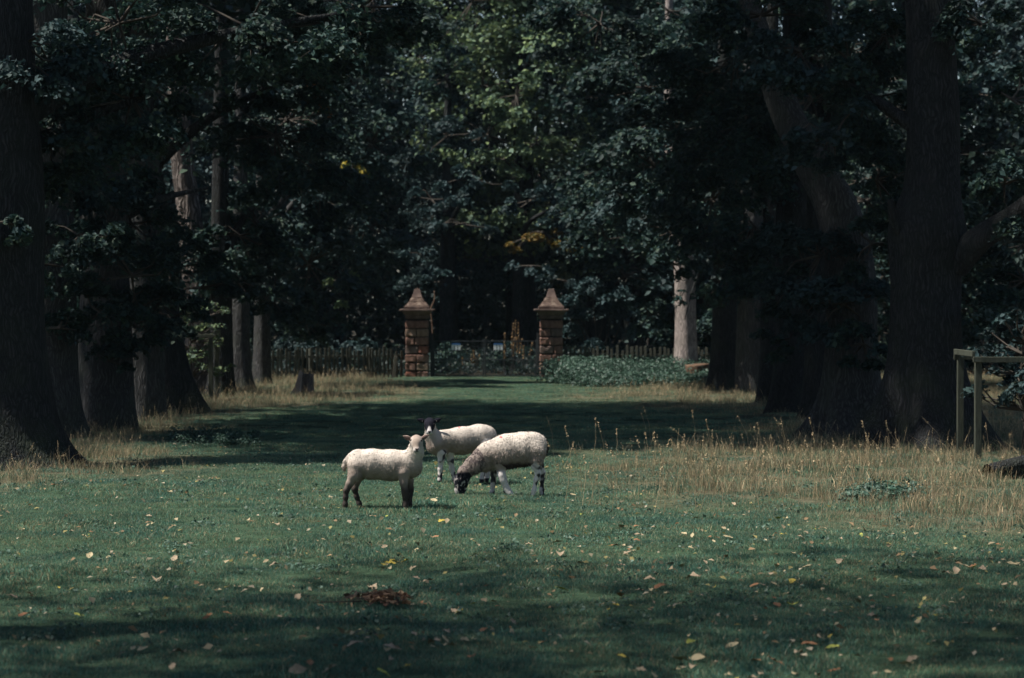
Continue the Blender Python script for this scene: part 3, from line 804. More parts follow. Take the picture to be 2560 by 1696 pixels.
GD = 77.0
def pillar(px, label, pal, seed):
    x = (px - 1280) / FPX * GD
    z0 = float(gz(x, GD))
    t = thing('gate_pillar', (x, GD, z0), label, 'pillar', 'stone gate pillars')
    t['kind'] = 'thing'
    W = 0.70
    obj('core', box_mesh('core', W - .13, W - .13, 2.02, M_mortar, 0, 0, 0), t)
    H = 0.255
    r = random.Random(seed)
    for i in range(7):
        z = -0.04 + i * H
        joint = [0.5, 0.46, 0.52, 0.58, 0.42, 0.5, 1.0][i] + r.uniform(-.03, .03) if i < 6 else 1.0
        jj = [(0, joint), (joint, 1)] if joint < 1 else [(0, 1)]
        for face in range(2):        # stones run through from front to back half
            for a, b in jj:
                if face:
                    a, b = 1 - b, 1 - a
                w = (b - a) * W - .020
                m = M_stone[pal[(i * 3 + int(a * 5) + face) % len(pal)]]
                me = box_mesh('stone', w, W / 2 - .008, H - .034, m, .030, .020, seed + i * 7 + face * 3 + int(a * 10))
                o = obj('stone', me, t)
                o.location = (-W / 2 + (a + b) / 2 * W, (-1 if face == 0 else 1) * (W / 4 + .002) + r.uniform(-.006, .006), z)
    o = obj('necking', box_mesh('necking', W + .0, W + .0, .10, M_stone[3], .012, .006, seed), t); o.location = (0, 0, 1.765)
    o = obj('corbel_course', box_mesh('corbel_course', W + .02, W + .02, .13, M_stone[3], .008, .006, seed + 1, (1.26, 1.26)), t); o.location = (0, 0, 1.868)
    o = obj('ledge', box_mesh('ledge', 1.04, 1.04, .055, M_stone[3], .012, .008, seed + 2), t); o.location = (0.0, 0, 2.0)
    cb = o = obj('cap_base', box_mesh('cap_base', .76, .76, .08, M_stone[3], .015, .010, seed + 3), t); o.location = (0, 0, 2.058)
    o = obj('cap_tier', box_mesh('cap_tier', .72, .72, .13, M_lichen, .015, .02, seed + 4, (.69, .69)), cb); o.location = (0, 0, 2.14 - 2.058)
    o = obj('cap_tier', box_mesh('cap_tier', .485, .485, .12, M_lichen, .015, .018, seed + 5, (.72, .72)), cb); o.location = (0, 0, 2.272 - 2.058)
    o = obj('capstone', box_mesh('capstone', .32, .32, .27, M_stone[3], .01, .008, seed + 6, (.48, .48)), cb); o.location = (0.0, 0, 2.394 - 2.058)
    return t
pillar(1043, 'reddish stone gate pillar left of the iron gate', [0, 0, 1, 1, 0, 2, 1, 2, 1, 3], 11)
pillar(1378, 'browner stone gate pillar right of the iron gate', [1, 3, 1, 2, 1, 3, 1, 1], 31)

# iron double gate, hung between the pillars
gx0, gx1 = (1082 - 1280) / FPX * GD, (1343 - 1280) / FPX * GD
gmid = (1211 - 1280) / FPX * GD
GZ = float(gz(gmid, GD))
bar_long = box_mesh('bar', .021, .021, 1.08, M_iron)
bar_short = box_mesh('dog_bar', .014, .014, .52, M_iron)
def leaf_gate(xa, xb, hinge_left, label):
    t = thing('iron_gate', (xa if hinge_left else xb, GD, GZ), label, 'gate', 'leaves of the double gate')
    ox = xa if hinge_left else xb
    w = xb - xa - .015
    cx = (xa + xb) / 2 - ox
    for nm, z, h in (('top_rail', 1.10, .03), ('mid_rail', .54, .025), ('bottom_rail', .06, .035)):
        o = obj(nm, box_mesh(nm, w, .03, h, M_iron, .004), t); o.location = (cx, 0, z)
    for sx in (-1, 1):
        nm = 'hanging_stile' if (sx < 0) == hinge_left else 'meeting_stile'
        o = obj(nm, box_mesh(nm, .045, .04, 1.12, M_iron, .005), t); o.location = (cx + sx * (w / 2 - .0225), -.001, .03)
    n = int(w / .09)
    for i in range(1, n):
        o = obj('bar', bar_long, t); o.location = (cx - w / 2 + w * i / n, 0.002, .05)
    for i in range(n):
        o = obj('dog_bar', bar_short, t); o.location = (cx - w / 2 + w * (i + .5) / n, .004, .05)
    return t
leaf_gate(gx0, gmid, True, 'left leaf of the black iron gate between the stone pillars')
leaf_gate(gmid, gx1, False, 'right leaf of the black iron gate between the stone pillars')
for px, nm, side in ((1079.5, 'hinge_post', 'left'), (1345, 'hinge_post', 'right')):
    o = obj('gate_post', box_mesh('gate_post', .075, .075, 1.45, M_iron, .008), None, ((px - 1280) / FPX * GD, GD - .05, GZ - .1))
    tag(o, f'thin black iron post on which the {side} gate leaf hangs', 'post')
# notices set before the bars for light; dark dividers stand for the bars
ms_, nt_, b_, _o = new_mat('white_notice'); b_.inputs['Base Color'].default_value = (.80, .81, .84, 1); b_.inputs['Roughness'].default_value = .5
mb_, nt_, b_, _o = new_mat('blue_notice_band'); b_.inputs['Base Color'].default_value = (.045, .14, .34, 1); b_.inputs['Roughness'].default_value = .5
for px, side in ((1140, 'left'), (1245.5, 'right')):
    x = (px - 1280) / FPX * GD
    t = thing('notice', (x, GD - .030, GZ + .85), f'small white notice with a blue heading on the {side} gate leaf', 'sign')
    pn = obj('panel', box_mesh('panel', .27, .006, .20, ms_, .001), t)
    for q in (-.045, .045):
        o = obj('divider', box_mesh('divider', .016, .004, .150, M_iron, .001), pn); o.location = (q, -.004, .0015)
    o = obj('heading', box_mesh('heading', .27, .005, .048, mb_, .001), pn); o.location = (0, -.004, .154)

# picket fences
pick = [box_mesh('picket', .075, .022, 0.92, M_fence, .006), box_mesh('picket', .07, .022, 0.86, M_fence, .006), box_mesh('picket', .08, .022, 0.96, M_fence, .006)]
def fence(xa, xb, ya, yb, step, label):
    t = thing('picket_fence', (xa, ya, float(gz(xa, ya))), label, 'fence', 'picket fences beside the gate')
    L = math.hypot(xb - xa, yb - ya)
    ang = math.atan2(yb - ya, xb - xa)
    t.rotation_euler = (0, 0, ang)
    n = int(L / step)
    for z in (.22, .66):
        o = obj('rail', box_mesh('rail', L, .05, .07, M_fence, .008), t); o.location = (L / 2, .037, z)
    r = random.Random(int(xa * 10))
    for i in range(n + 1):
        o = obj('picket', pick[r.randrange(3)], t)
        o.location = (i * step + r.uniform(-.015, .015), r.uniform(-.004, .004), r.uniform(-.04, .03)); o.rotation_euler = (0, r.uniform(-.035, .035), 0)
    for i in range(0, n + 1, 14):
        o = obj('fence_post', box_mesh('fence_post', .1, .1, .98, M_fence, .01), t); o.location = (i * step, .115, -.05)
fence(-7.6, -3.27, 74.5, 77.1, .142, 'dark picket fence running left from the gate, behind the broken stump')
fence(1.62, 8.2, 77.1, 76.2, .142, 'dark picket fence right of the gate, half hidden by nettles')
o = obj('leaning_stake', box_mesh('leaning_stake', .10, .05, .72, M_oldwood, .01, .004, 3), None, ((984 - 1280) / FPX * 76.2, 76.2, -.04))
o.rotation_euler = (0, .09, 0)
tag(o, 'pale weathered stake leaning against the picket fence near the left pillar', 'stake')

# tree guards with a young tree inside
def guard(x0, y0, size, h, label, pw=.10):
    t = thing('tree_guard', (x0, y0, float(gz(x0, y0))), label, 'tree guard', 'wooden tree guards')
    for ix in (0, 1):
        for iy in (0, 1):
            o = obj('post', box_mesh('post', pw, pw, h + .25, M_guard, .012, .003, ix * 2 + iy), t); o.location = (ix * size, iy * size, -.3)
    for iy in (0, 1):
        o = obj('rail', box_mesh('rail', size + .18, .045, .085, M_guard, .008), t); o.location = (size / 2, iy * size - (.075 if iy == 0 else -.075), h - .13)
    for ix in (0, 1):
        o = obj('rail', box_mesh('rail', .045, size + .10, .085, M_guard, .008), t); o.location = (ix * size - (.075 if ix == 0 else -.075), size / 2, h - .045)
    return t
def sapling(x, y, h, label, n, pal, leaf=.09):
    b = np.array([x, y, float(gz(x, y))])
    t = thing('sapling', b, label, 'young tree', None)
    obj('trunk', tube_mesh('trunk', [(0, 0, -.1, .035), (.03, 0, h * .3, .03), (-.02, .02, h * .6, .022), (.02, 0, h, .008)], M_twig, 16, 8, .2, 3, .02), t)
    fo = Foliage()
    for i in range(9):
        z = h * (.35 + .08 * i); a = i * 2.4
        e = np.array([math.cos(a) * .55, math.sin(a) * .45, z + .12])
        fo.bough(e, (.42, .38, .26), n // 9, leaf, pal, sub=7, root=(0, 0, z - .15))
    obj('crown', fo.mesh('crown', (0, 0, 0)), t)
guard(6.92, 38.0, 1.5, 1.58, 'wooden tree guard of posts and rails beside the big forked trunk on the right')
sapling(7.75, 38.8, 2.1, 'young tree growing inside the tree guard at the right edge', 2600, SLATE)
gxl = (527 - 1280) / FPX * 59.5
guard(gxl - 1.2, 59.5, 1.2, 1.58, 'dark wooden tree guard between two trunks of the left-hand row')
sapling(gxl - .55, 60.1, 2.0, 'young tree growing inside the left-hand tree guard', 1500, PALE)

# ------------------------------------------------------------------ stumps and log
M_split = rough_mat('split_grey_wood', (0.22, 0.19, 0.18), (0.62, 0.56, 0.53), 5, .9, .6, (6, 6, .5), c3=(.38, .33, .31))
M_darkwood = rough_mat('dark_stump_bark', (0.06, 0.053, 0.05), (0.20, 0.175, 0.165), 6, .95, .7, (4, 4, .7))
M_rot = rough_mat('brown_cut_wood', (0.055, 0.035, 0.025), (0.15, 0.095, 0.062), 7, .95, .6)
def stump_mesh(name, r, h, mat, seed, jag, k=26, flare=.35, slant=0.0):
    lr = np.random.default_rng(seed)
    n = 12
    th = np.linspace(0, 2 * math.pi, k, endpoint=False)
    hh = h * (1 + jag * lr.uniform(-.6, .5, k)) + slant * r * np.cos(th)
    V = []
    for i in range(n):
        s = i / (n - 1)
        rr = r * (1 + flare * math.exp(-s * 4) * (1 + .4 * np.cos(4 * th + seed))) * (1 + .07 * np.sin(3 * th + seed) + .05 * np.sin(7 * th))
        V.append(np.stack([rr * np.cos(th), rr * np.sin(th), -.1 + (hh + .1) * s], 1))
    # hollow top
    V.append(np.stack([.72 * r * np.cos(th), .72 * r * np.sin(th), hh * (.86 - .3 * jag)], 1))
    V = np.concatenate(V + [np.array([[0, 0, h * (.75 - .4 * jag)]])])
    idx = np.arange((n + 1) * k).reshape(n + 1, k)
    a, b = idx[:-1], idx[1:]
    f = np.stack([a, np.roll(a, -1, 1), np.roll(b, -1, 1), b], -1).reshape(-1, 4)
    cap = np.stack([idx[-1], np.roll(idx[-1], -1), np.full(k, (n + 1) * k)], -1)
    return mesh_np(name, V, [f, cap], [mat], [0, 0], None, False)
sx, sy = (758 - 1280) / FPX * 63.7, 63.7
t = thing('tree_stump', (sx, sy, float(gz(sx, sy))), 'broken splintered stump with a pale split side in the dry grass before the fence', 'stump')
o = obj('bole', stump_mesh('bole', .16, .56, M_darkwood, 4, .22), t); o.location = (.10, .06, 0)
r = random.Random(5)
for i, (dx, dy, h, w, lean) in enumerate(((-.20, -.17, .74, .17, .26), (-.29, -.10, .46, .13, .40), (-.11, -.25, .60, .14, .16), (-.36, -.14, .28, .10, .6), (-.17, 0.05, .68, .11, .24))):
    me = box_mesh('splinter', w, .06, h, M_split, .008, .016, i, (.35, .5))
    o = obj('splinter', me, t); o.location = (dx - .0, dy - .08, -.05); o.rotation_euler = (.05, lean, -.4 + r.uniform(-.3, .3))
sx, sy = (1742 - 1280) / FPX * 71.2, 71.2
t = thing('tree_stump', (sx, sy, float(gz(sx, sy))), 'low brown cut stump in the nettles at the foot of the pale trunk', 'stump')
obj('bole', stump_mesh('bole', .33, .58, M_rot, 9, .05, slant=.05), t)
o = obj('fallen_log', tube_mesh('fallen_log', [(-.1, 0, .06, .16), (.6, .1, .12, .2), (1.5, .15, .16, .21), (2.6, .3, .2, .19)], M_bark_dark, 20, 18, 0, 4, .06, 3), None, ((2490 - 1280) / FPX * 33.5, 33.5, .02))
o.rotation_euler = (0, -.05, .15)
tag(o, 'mossy fallen log in the dry grass at the right edge', 'log')

# ------------------------------------------------------------------ undergrowth
def leaf_bank(name, pts, hts, n, size, pal, label, mat=None, spread=.28):
    """low leafy plants crowded together: stems with leaves in tiers"""
    pts = np.asarray(pts)
    k = rng.integers(0, len(pts), n)
    s = rng.uniform(0.05, 1, n) ** .7
    r = spread * (1.15 - s * .6)
    pos = np.stack([pts[k, 0] + rng.normal(size=n) * r, pts[k, 1] + rng.normal(size=n) * r, gz(pts[k, 0], pts[k, 1]) + s * hts[k]], 1)
    c = np.stack([pts[k, 0], pts[k, 1], np.zeros(n)], 1)
    outw = pos - c; outw[:, 2] = .2
    v, f, col = leaf_arrays(pos, nrm(outw), size, pal, .8)
    col *= np.repeat((.7 + .6 * rng.uniform(0, 1, len(pts)))[k], 4)[:, None]
    b0 = np.stack([pts[:, 0], pts[:, 1], gz(pts[:, 0], pts[:, 1]) - .05], 1)
    tv, tf = stick_arrays(b0, b0 + np.stack([rng.normal(size=len(pts)) * .06, rng.normal(size=len(pts)) * .06, hts], 1), .008, .004)
    o = obj(name, mesh_np(name, np.concatenate([v, tv]), [f, tf + len(v)], [mat or M_fern, M_twig], [0, 1], np.concatenate([col, np.full((len(tv), 3), .05)])))
    o['kind'] = 'stuff'; o['label'] = label
    return o
NETTLE = np.array([[0.042, 0.085, 0.060], [0.055, 0.100, 0.070], [0.034, 0.070, 0.052]])
n = 420
pts = np.stack([rng.uniform(1.0, 5.6, n), rng.uniform(69.6, 74.6, n)], 1)
pts = pts[(pts[:, 1] - 69.5) > 2.4 * smst(2.2, .9, pts[:, 0]) + .5 * rng.uniform(0, 1, n)]
hts = .25 + .45 * smst(69.5, 72.5, pts[:, 1]) * rng.uniform(.7, 1.2, len(pts))
leaf_bank('nettle_bed', pts, hts, 30000, .075, NETTLE, 'bank of green nettles in front of the fence right of the gate')
# shrubs behind the fences and gate, in the shade of the wood
def shrub(x, y, rx, rz, z, n, size, pal, label):
    t = thing('shrub', (x, y, float(gz(x, y))), label, 'shrub', 'shrubs behind the fence')
    fo = Foliage()
    fo.bough((0, 0, z), (rx, rx * .7, rz), n, size, pal, root=(0, 0, .1), shell=.4)
    obj('foliage', fo.mesh('foliage', (0, 0, 0)), t)
shrub(-6.5, 78.2, 1.0, .65, .8, 3800, .13, SLATE, 'rounded shrub behind the middle of the picket fence, left of the gate')
shrub(-4.7, 79.2, 1.0, .55, .7, 3200, .13, SLATE, 'low shrub behind the picket fence next to the left pillar')
shrub(2.6, 79.2, 1.1, 1.2, 1.7, 5500, .14, SLATE, 'tall shrub behind the fence next to the right pillar')
shrub(4.2, 79.8, 1.2, 1.1, 1.4, 5500, .14, GREENS, 'leafy shrub behind the fence left of the pale trunk')
shrub(-2.0, 80.0, .6, .45, .55, 1600, .12, GREENS, 'small shrub seen through the left gate leaf')
shrub(0.0, 79.6, .9, .5, .6, 2600, .12, GREENS, 'bushy plant seen through the right gate leaf')
shrub(6.6, 79.5, 1.1, 1.0, 1.3, 4500, .14, GREENS, 'dark shrub behind the fence right of the pale trunk')
n = 1500
pts = np.stack([rng.uniform(-16, 17, n), rng.uniform(78.2, 94, n)], 1)
leaf_bank('undergrowth', pts, rng.uniform(.2, .8, n), 42000, .13, GREENS * .8, 'dark undergrowth on the floor of the wood behind the gate', None, .5)
# dry dock stalks behind the gate and dead stems by the left pillar
def stalks(x, y, n, h, spread, label, seed, col=((.24, .15, .07), (.16, .11, .06))):
    t_pts = np.stack([x + rng.normal(size=n) * spread, y + rng.normal(size=n) * spread * .5, np.full(n, -.03)], 1)
    hh = h * rng.uniform(.55, 1.0, n)
    tip = t_pts + np.stack([rng.normal(size=n) * .12, rng.normal(size=n) * .08, hh], 1)
    v, f = stick_arrays(t_pts, tip, .010, .005)
    m = 60
    k = np.repeat(np.arange(n), m); s = rng.uniform(.62, 1.0, (n * m, 1))
    pos = t_pts[k] + (tip - t_pts)[k] * s + rng.normal(size=(n * m, 3)) * .03 * (1.25 - s)
    lv, lf, lc = leaf_arrays(pos, np.zeros_like(pos), .05, np.array(col), .2, -1)
    base = np.array([x, y, 0])
    o = obj('dock_stalks', mesh_np('dock_stalks', np.concatenate([v, lv]) - base, [f, lf + len(v)], [M_dry], [0, 0], np.concatenate([np.full((len(v), 3), .09), lc])), None, (x, y, float(gz(x, y))))
    tag(o, label, 'plant')
stalks((1272 - 1280) / FPX * 78.4, 78.4, 8, 1.75, .16, 'clump of dry brown dock stalks standing up behind the right gate leaf', 1)
stalks((1305 - 1280) / FPX * 78.2, 78.2, 3, 1.45, .12, 'few dry stalks behind the right end of the gate', 2)
stalks((1172 - 1280) / FPX * 78.0, 78.0, 6, .95, .14, 'pale dry stalks behind the middle of the left gate leaf', 3)
o = obj('dead_branch', tube_mesh('dead_branch', [(0, 0, -.05, .022), (.05, 0, .9, .02), (.02, 0, 1.7, .02), (-.02, .02, 2.05, .024), (.10, 0, 2.35, .022), (.09, 0, 2.62, .016)], M_rot, 24, 8, 0, 3, .12, 2), None, ((1078 - 1280) / FPX * 77.6, 77.62, 0))
tag(o, 'rusty brown dead branch rising beside the cap of the left pillar', 'branch')
o = obj('dead_branch', tube_mesh('dead_branch', [(0, 0, -.05, .03), (.03, 0, 1.2, .026), (0, .02, 2.3, .022), (-.03, 0, 2.72, .012)], M_rot, 20, 8, 0, 3, .12, 5), None, ((1046 - 1280) / FPX * 77.7, 77.75, 0))
tag(o, 'thin dead stem standing up behind the tip of the left pillar', 'branch')
# ------------------------------------------------------------------ sheep
def surface_nets(D, org, h):
    nx, ny, nz = D.shape
    ins = D < 0
    c = (nx - 1, ny - 1, nz - 1)
    acc = np.zeros(c + (3,), np.float32); cnt = np.zeros(c, np.float32)
    sl = lambda o, n: slice(o, o + n - 1)
    corners = [(i, j, k) for i in (0, 1) for j in (0, 1) for k in (0, 1)]
    for a in corners:
        for ax in range(3):
            if a[ax] == 1:
                continue
            b = list(a); b[ax] = 1
            da = D[sl(a[0], nx), sl(a[1], ny), sl(a[2], nz)]
            db = D[sl(b[0], nx), sl(b[1], ny), sl(b[2], nz)]
            x = (da < 0) != (db < 0)
            t = np.where(x, da / np.where(x, da - db, 1), 0)
            for q in range(3):
                acc[..., q] += np.where(x, a[q] + (t if q == ax else 0), 0)
            cnt += x
    act = cnt > 0
    idx = np.full(c, -1, np.int32); n = int(act.sum()); idx[act] = np.arange(n)
    ijk = np.argwhere(act)
    V = (ijk + acc[act] / cnt[act][:, None]) * h + org
    F = []
    for ax in range(3):
        s0 = [slice(1, -1)] * 3; s0[ax] = slice(0, -1)
        s1 = [slice(1, -1)] * 3; s1[ax] = slice(1, None)
        A, B = ins[tuple(s0)], ins[tuple(s1)]
        e = np.argwhere(A != B)
        if not len(e):
            continue
        flip = A[A != B]
        off = np.ones(3, int); off[ax] = 0
        e = e + off
        u, w = (ax + 1) % 3, (ax + 2) % 3
        def cell(du, dw):
            q = e.copy(); q[:, u] -= du; q[:, w] -= dw
            return idx[q[:, 0], q[:, 1], q[:, 2]]
        f = np.stack([cell(1, 1), cell(0, 1), cell(0, 0), cell(1, 0)], 1)
        f = np.where(flip[:, None], f, f[:, ::-1])
        F.append(f)
    return V, np.concatenate(F)

def sdf_eval(prims, p):
    """p (...,3) local metres (x, y towards camera is negative, z). returns distance, id of nearest primitive"""
    D = np.full(p.shape[:-1], 9.0, np.float32); best = D.copy(); ID = np.zeros(p.shape[:-1], np.int16)
    for i, (a, ra, b, rb, fl, k, tg) in enumerate(prims):
        ax_, flv = fl
        q = p - a; ba = b - a
        q = q.copy(); ba2 = ba.copy()
        q[..., ax_] /= flv; ba2[ax_] /= flv
        t = np.clip((q @ ba2) / max(float(ba2 @ ba2), 1e-9), 0, 1)
        d = np.linalg.norm(q - t[..., None] * ba2, axis=-1) - (ra + (rb - ra) * t)
        d = d * min(1, flv)
        near = d < best
        best = np.where(near, d, best); ID = np.where(near, i, ID)
        hh = np.clip(.5 + .5 * (D - d) / k, 0, 1)
        D = np.where(D > 5, d, D + (d - D) * hh - k * hh * (1 - hh))
    return D, ID

def vnoise(P_, s, seed=0.0):
    return np.array([mnoise.noise(Vector((q[0] * s + seed, q[1] * s, q[2] * s))) for q in P_])

M_sheep = leafy_mat('fleece', .95, .05, 0.0)
m_eye, _nt, _b, _o = new_mat('sheep_eye'); _b.inputs['Base Color'].default_value = (.012, .009, .007, 1); _b.inputs['Roughness'].default_value = .15
m_tag, _nt, _b, _o = new_mat('ear_tag'); _b.inputs['Base Color'].default_value = (.35, .33, .28, 1)

def make_sheep(label, px0, py0, f, X, Y, chains, colour, eyes, lock_len, wool_amp, red=None, tags=(), h=.0075):
    """chains: (tag, k, flat axis, flat, [(px,py,w,r)...]) in crop pixels; w metres towards the camera"""
    prims = []
    def loc(q):
        return np.array([(q[0] - px0) * f, -q[2], (py0 - q[1]) * f], np.float32)
    for tg, k, axf, flv, pts in chains:
        for u, v in zip(pts[:-1], pts[1:]):
            prims.append((loc(u), u[3] * f, loc(v), v[3] * f, (axf, flv), k, tg))
    allp = np.array([np.concatenate([a - ra - .04, b - rb - .04, a + ra + .04, b + rb + .04]) for a, ra, b, rb, *_ in prims])
    lo = np.minimum(allp[:, :3].min(0), allp[:, 3:6].min(0)); hi = np.maximum(allp[:, 6:9].max(0), allp[:, 9:].max(0))
    lo[2] = -.03
    n = np.ceil((hi - lo) / h).astype(int)
    g = np.stack(np.meshgrid(*[lo[i] + np.arange(n[i]) * h for i in range(3)], indexing='ij'), -1).astype(np.float32)
    D, _ = sdf_eval(prims, g)
    D = np.maximum(D, -(g[..., 2] + .012))       # soles flat on the turf
    V, F = surface_nets(D, lo, h)
    e = .004
    G = np.stack([sdf_eval(prims, (V + np.eye(3)[i] * e).astype(np.float32))[0] - sdf_eval(prims, (V - np.eye(3)[i] * e).astype(np.float32))[0] for i in range(3)], -1)
    N = nrm(G)
    _, ID = sdf_eval(prims, V.astype(np.float32))
    tags_ = np.array([p_[6] for p_ in prims])[ID]
    wool = np.isin(tags_, ['wool', 'neck', 'tail'])
    n1 = vnoise(V, 16); n2 = vnoise(V * np.array([1, 1, .55]), 48, 3.0); n3 = vnoise(V * np.array([1, 1, .5]), 95, 5.0)
    px = V[:, 0] / f + px0; py = py0 - V[:, 2] / f; wv = -V[:, 1]
    V = V + N * (wool * (wool_amp * .7 * n1 + wool_amp * .8 * n2 + wool_amp * .7 * n3) + (~wool) * .0015 * n2)[:, None]
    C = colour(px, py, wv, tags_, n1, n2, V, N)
    if red is not None:
        rr = np.hypot(px - red[0], (py - red[1]) * 1.3)
        m = smst(red[2], red[2] * .4, rr)[:, None] * .75
        C = C * (1 - m) + np.array([.55, .12, .14]) * m
    zb = float(gz(X, Y))
    t = thing('sheep', (X, Y, zb), label, 'sheep', 'sheep grazing on the avenue')
    # grubby blotches in the fleece
    dirt = vnoise(V * np.array([1, 1, .8]), 7, 11.0) + .5 * vnoise(V, 21, 17.0)
    C = C * (1 - np.where(wool, .18 * smst(-.05, .55, dirt), 0))[:, None]
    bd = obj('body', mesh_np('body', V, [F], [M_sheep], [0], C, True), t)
    # short locks of wool
    wi = np.flatnonzero(wool)
    k = rng.choice(wi, 14000)
    L = lock_len * rng.uniform(.5, 1.4, (len(k), 1))
    dirv = nrm(N[k] * .45 + np.array([0, 0, -.7]) + rng.normal(size=(len(k), 3)) * .35)
    sd = nrm(np.cross(dirv, rng.normal(size=(len(k), 3)))) * .0028
    a = V[k] - N[k] * .002 + rng.normal(size=(len(k), 3)) * .003
    lv = np.stack([a - sd, a + sd, a + dirv * L], 1).reshape(-1, 3)
    lf = np.arange(len(lv), dtype=np.int32).reshape(-1, 3)
    lc = np.repeat(C[k] * rng.uniform(.93, 1.06, (len(k), 1)), 3, 0)
    obj('fleece', mesh_np('fleece', lv, [lf], [M_sheep], [0], lc), bd)
    def surf(q):
        ws = np.linspace(.6, -.3, 500)
        pts = np.stack([np.full(500, (q[0] - px0) * f), -ws, np.full(500, (py0 - q[1]) * f)], 1).astype(np.float32)
        d, _ = sdf_eval(prims, pts)
        i = np.argmax(d < 0)
        return pts[i]
    import bmesh
    for q in eyes:
        c = surf(q)
        bm = bmesh.new(); bmesh.ops.create_uvsphere(bm, u_segments=10, v_segments=8, radius=.0125)
        me = bpy.data.meshes.new('eye'); bm.to_mesh(me); bm.free(); me.materials.append(m_eye)
        o = obj('eye', me, bd); o.location = (c[0], c[1] + .004, c[2])
    for q in tags:
        c = surf(q)
        o = obj('ear_tag', box_mesh('ear_tag', .008, .003, .011, m_tag, .001), bd); o.location = (c[0], c[1] - .003, c[2] - .009)
    return t

CREAM = np.array([.57, .505, .44]); BEIGE = np.array([.25, .178, .143])  # BEIGE carries flank shade as well as dirt
def mixc(a, b, t):
    t = np.asarray(t)[:, None]
    return a * (1 - t) + b * t

# -- the pale sheep in front, side on, head turned to the camera
def col_a(px, py, w, tg, n1, n2, V, N):
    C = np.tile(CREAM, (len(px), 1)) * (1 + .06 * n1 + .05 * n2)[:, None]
    C = mixc(C, BEIGE * .9, .75 * smst(600, 960, py))  # browner down the flank: soiled wool plus painted flank shade
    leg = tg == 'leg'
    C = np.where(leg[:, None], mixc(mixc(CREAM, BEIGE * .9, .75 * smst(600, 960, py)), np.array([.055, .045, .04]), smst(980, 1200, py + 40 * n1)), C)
    hd = tg == 'head'
    face = mixc(np.array([.32, .255, .21]), np.array([.52, .46, .42]), smst(500, 570, py) * 1.0)
    face = mixc(face, np.array([.44, .38, .33]), .7 * smst(38, 75, np.abs(px - 1342)))
    nose = ((np.abs(px - 1353) < 30 - (py - 545) * .55) & (py > 543) & (py < 575)) | ((np.abs(px - 1354) < 7) & (py > 560) & (py < 592)) | ((np.abs(px - 1352) < 24) & (np.abs(py - 592) < 5))
    C = np.where(hd[:, None], face, C)
    C = np.where((hd & nose)[:, None], np.array([.05, .04, .04]), C)
    C = np.where((tg == 'ear')[:, None], np.array([.34, .265, .22]), C)
    inner = (tg == 'ear') & (N[:, 1] < -.75)
    C = np.where(inner[:, None], np.array([.16, .11, .095]), C)
    return C
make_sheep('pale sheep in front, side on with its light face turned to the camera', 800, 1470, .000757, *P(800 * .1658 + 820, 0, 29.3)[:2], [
    ('wool', .04, 1, .88, [(475, 765, 0, 172), (640, 798, 0, 222), (960, 815, 0, 226), (1160, 805, 0, 206)]),
    ('wool', .05, 1, .85, [(445, 735, 0, 145), (410, 870, 0, 112)]),
    ('wool', .05, 1, .85, [(1180, 820, 0, 195), (1275, 860, .02, 135)]),
    ('neck', .05, 1, .95, [(1255, 790, .02, 158), (1322, 610, .05, 112), (1335, 470, .07, 92)]),
    ('tail', .02, 1, 1, [(330, 670, 0, 34), (262, 760, 0, 34), (236, 840, 0, 32), (240, 888, 0, 20)]),
    ('head', .03, 1, 1, [(1338, 435, .10, 88), (1342, 470, .15, 80), (1348, 562, .215, 50)]),
    ('head', .012, 1, 1, [(1340, 575, .215, 42), (1362, 575, .215, 42)]),
    ('ear', .012, 1, .5, [(1262, 412, .11, 22), (1205, 392, .115, 30), (1150, 368, .12, 16)]),
    ('ear', .012, 1, .5, [(1418, 402, .11, 22), (1468, 378, .115, 28), (1522, 352, .12, 14)]),
    ('leg', .05, 1, 1, [(1140, 930, .10, 87.4), (1150, 1080, .10, 49.9), (1165, 1205, .10, 39.6), (1170, 1290, .10, 30.1), (1172, 1400, .10, 31.8), (1182, 1462, .11, 36.1)]),
    ('leg', .05, 1, 1, [(1215, 930, -.09, 80.8), (1230, 1080, -.09, 44.7), (1240, 1195, -.09, 37.8), (1228, 1290, -.09, 29.2), (1222, 1400, -.09, 31), (1230, 1462, -.09, 35.3)]),
    ('wool', .05, 1, .8, [(425, 830, .09, 122), (405, 960, .10, 92)]),
    ('leg', .04, 1, 1, [(400, 960, .10, 83.6), (330, 1090, .10, 49.9), (282, 1185, .10, 39.6), (270, 1290, .10, 31), (262, 1400, .10, 31), (262, 1465, .10, 36.1)]),
    ('wool', .05, 1, .8, [(455, 850, -.09, 120), (470, 960, -.10, 86)]),
    ('leg', .04, 1, 1, [(470, 960, -.10, 74.1), (420, 1090, -.10, 44.7), (392, 1185, -.10, 39.6), (420, 1300, -.10, 31), (458, 1405, -.10, 31), (478, 1465, -.10, 36.1)]),
], col_a, [(1264, 428), (1414, 432)], .012, .0019)

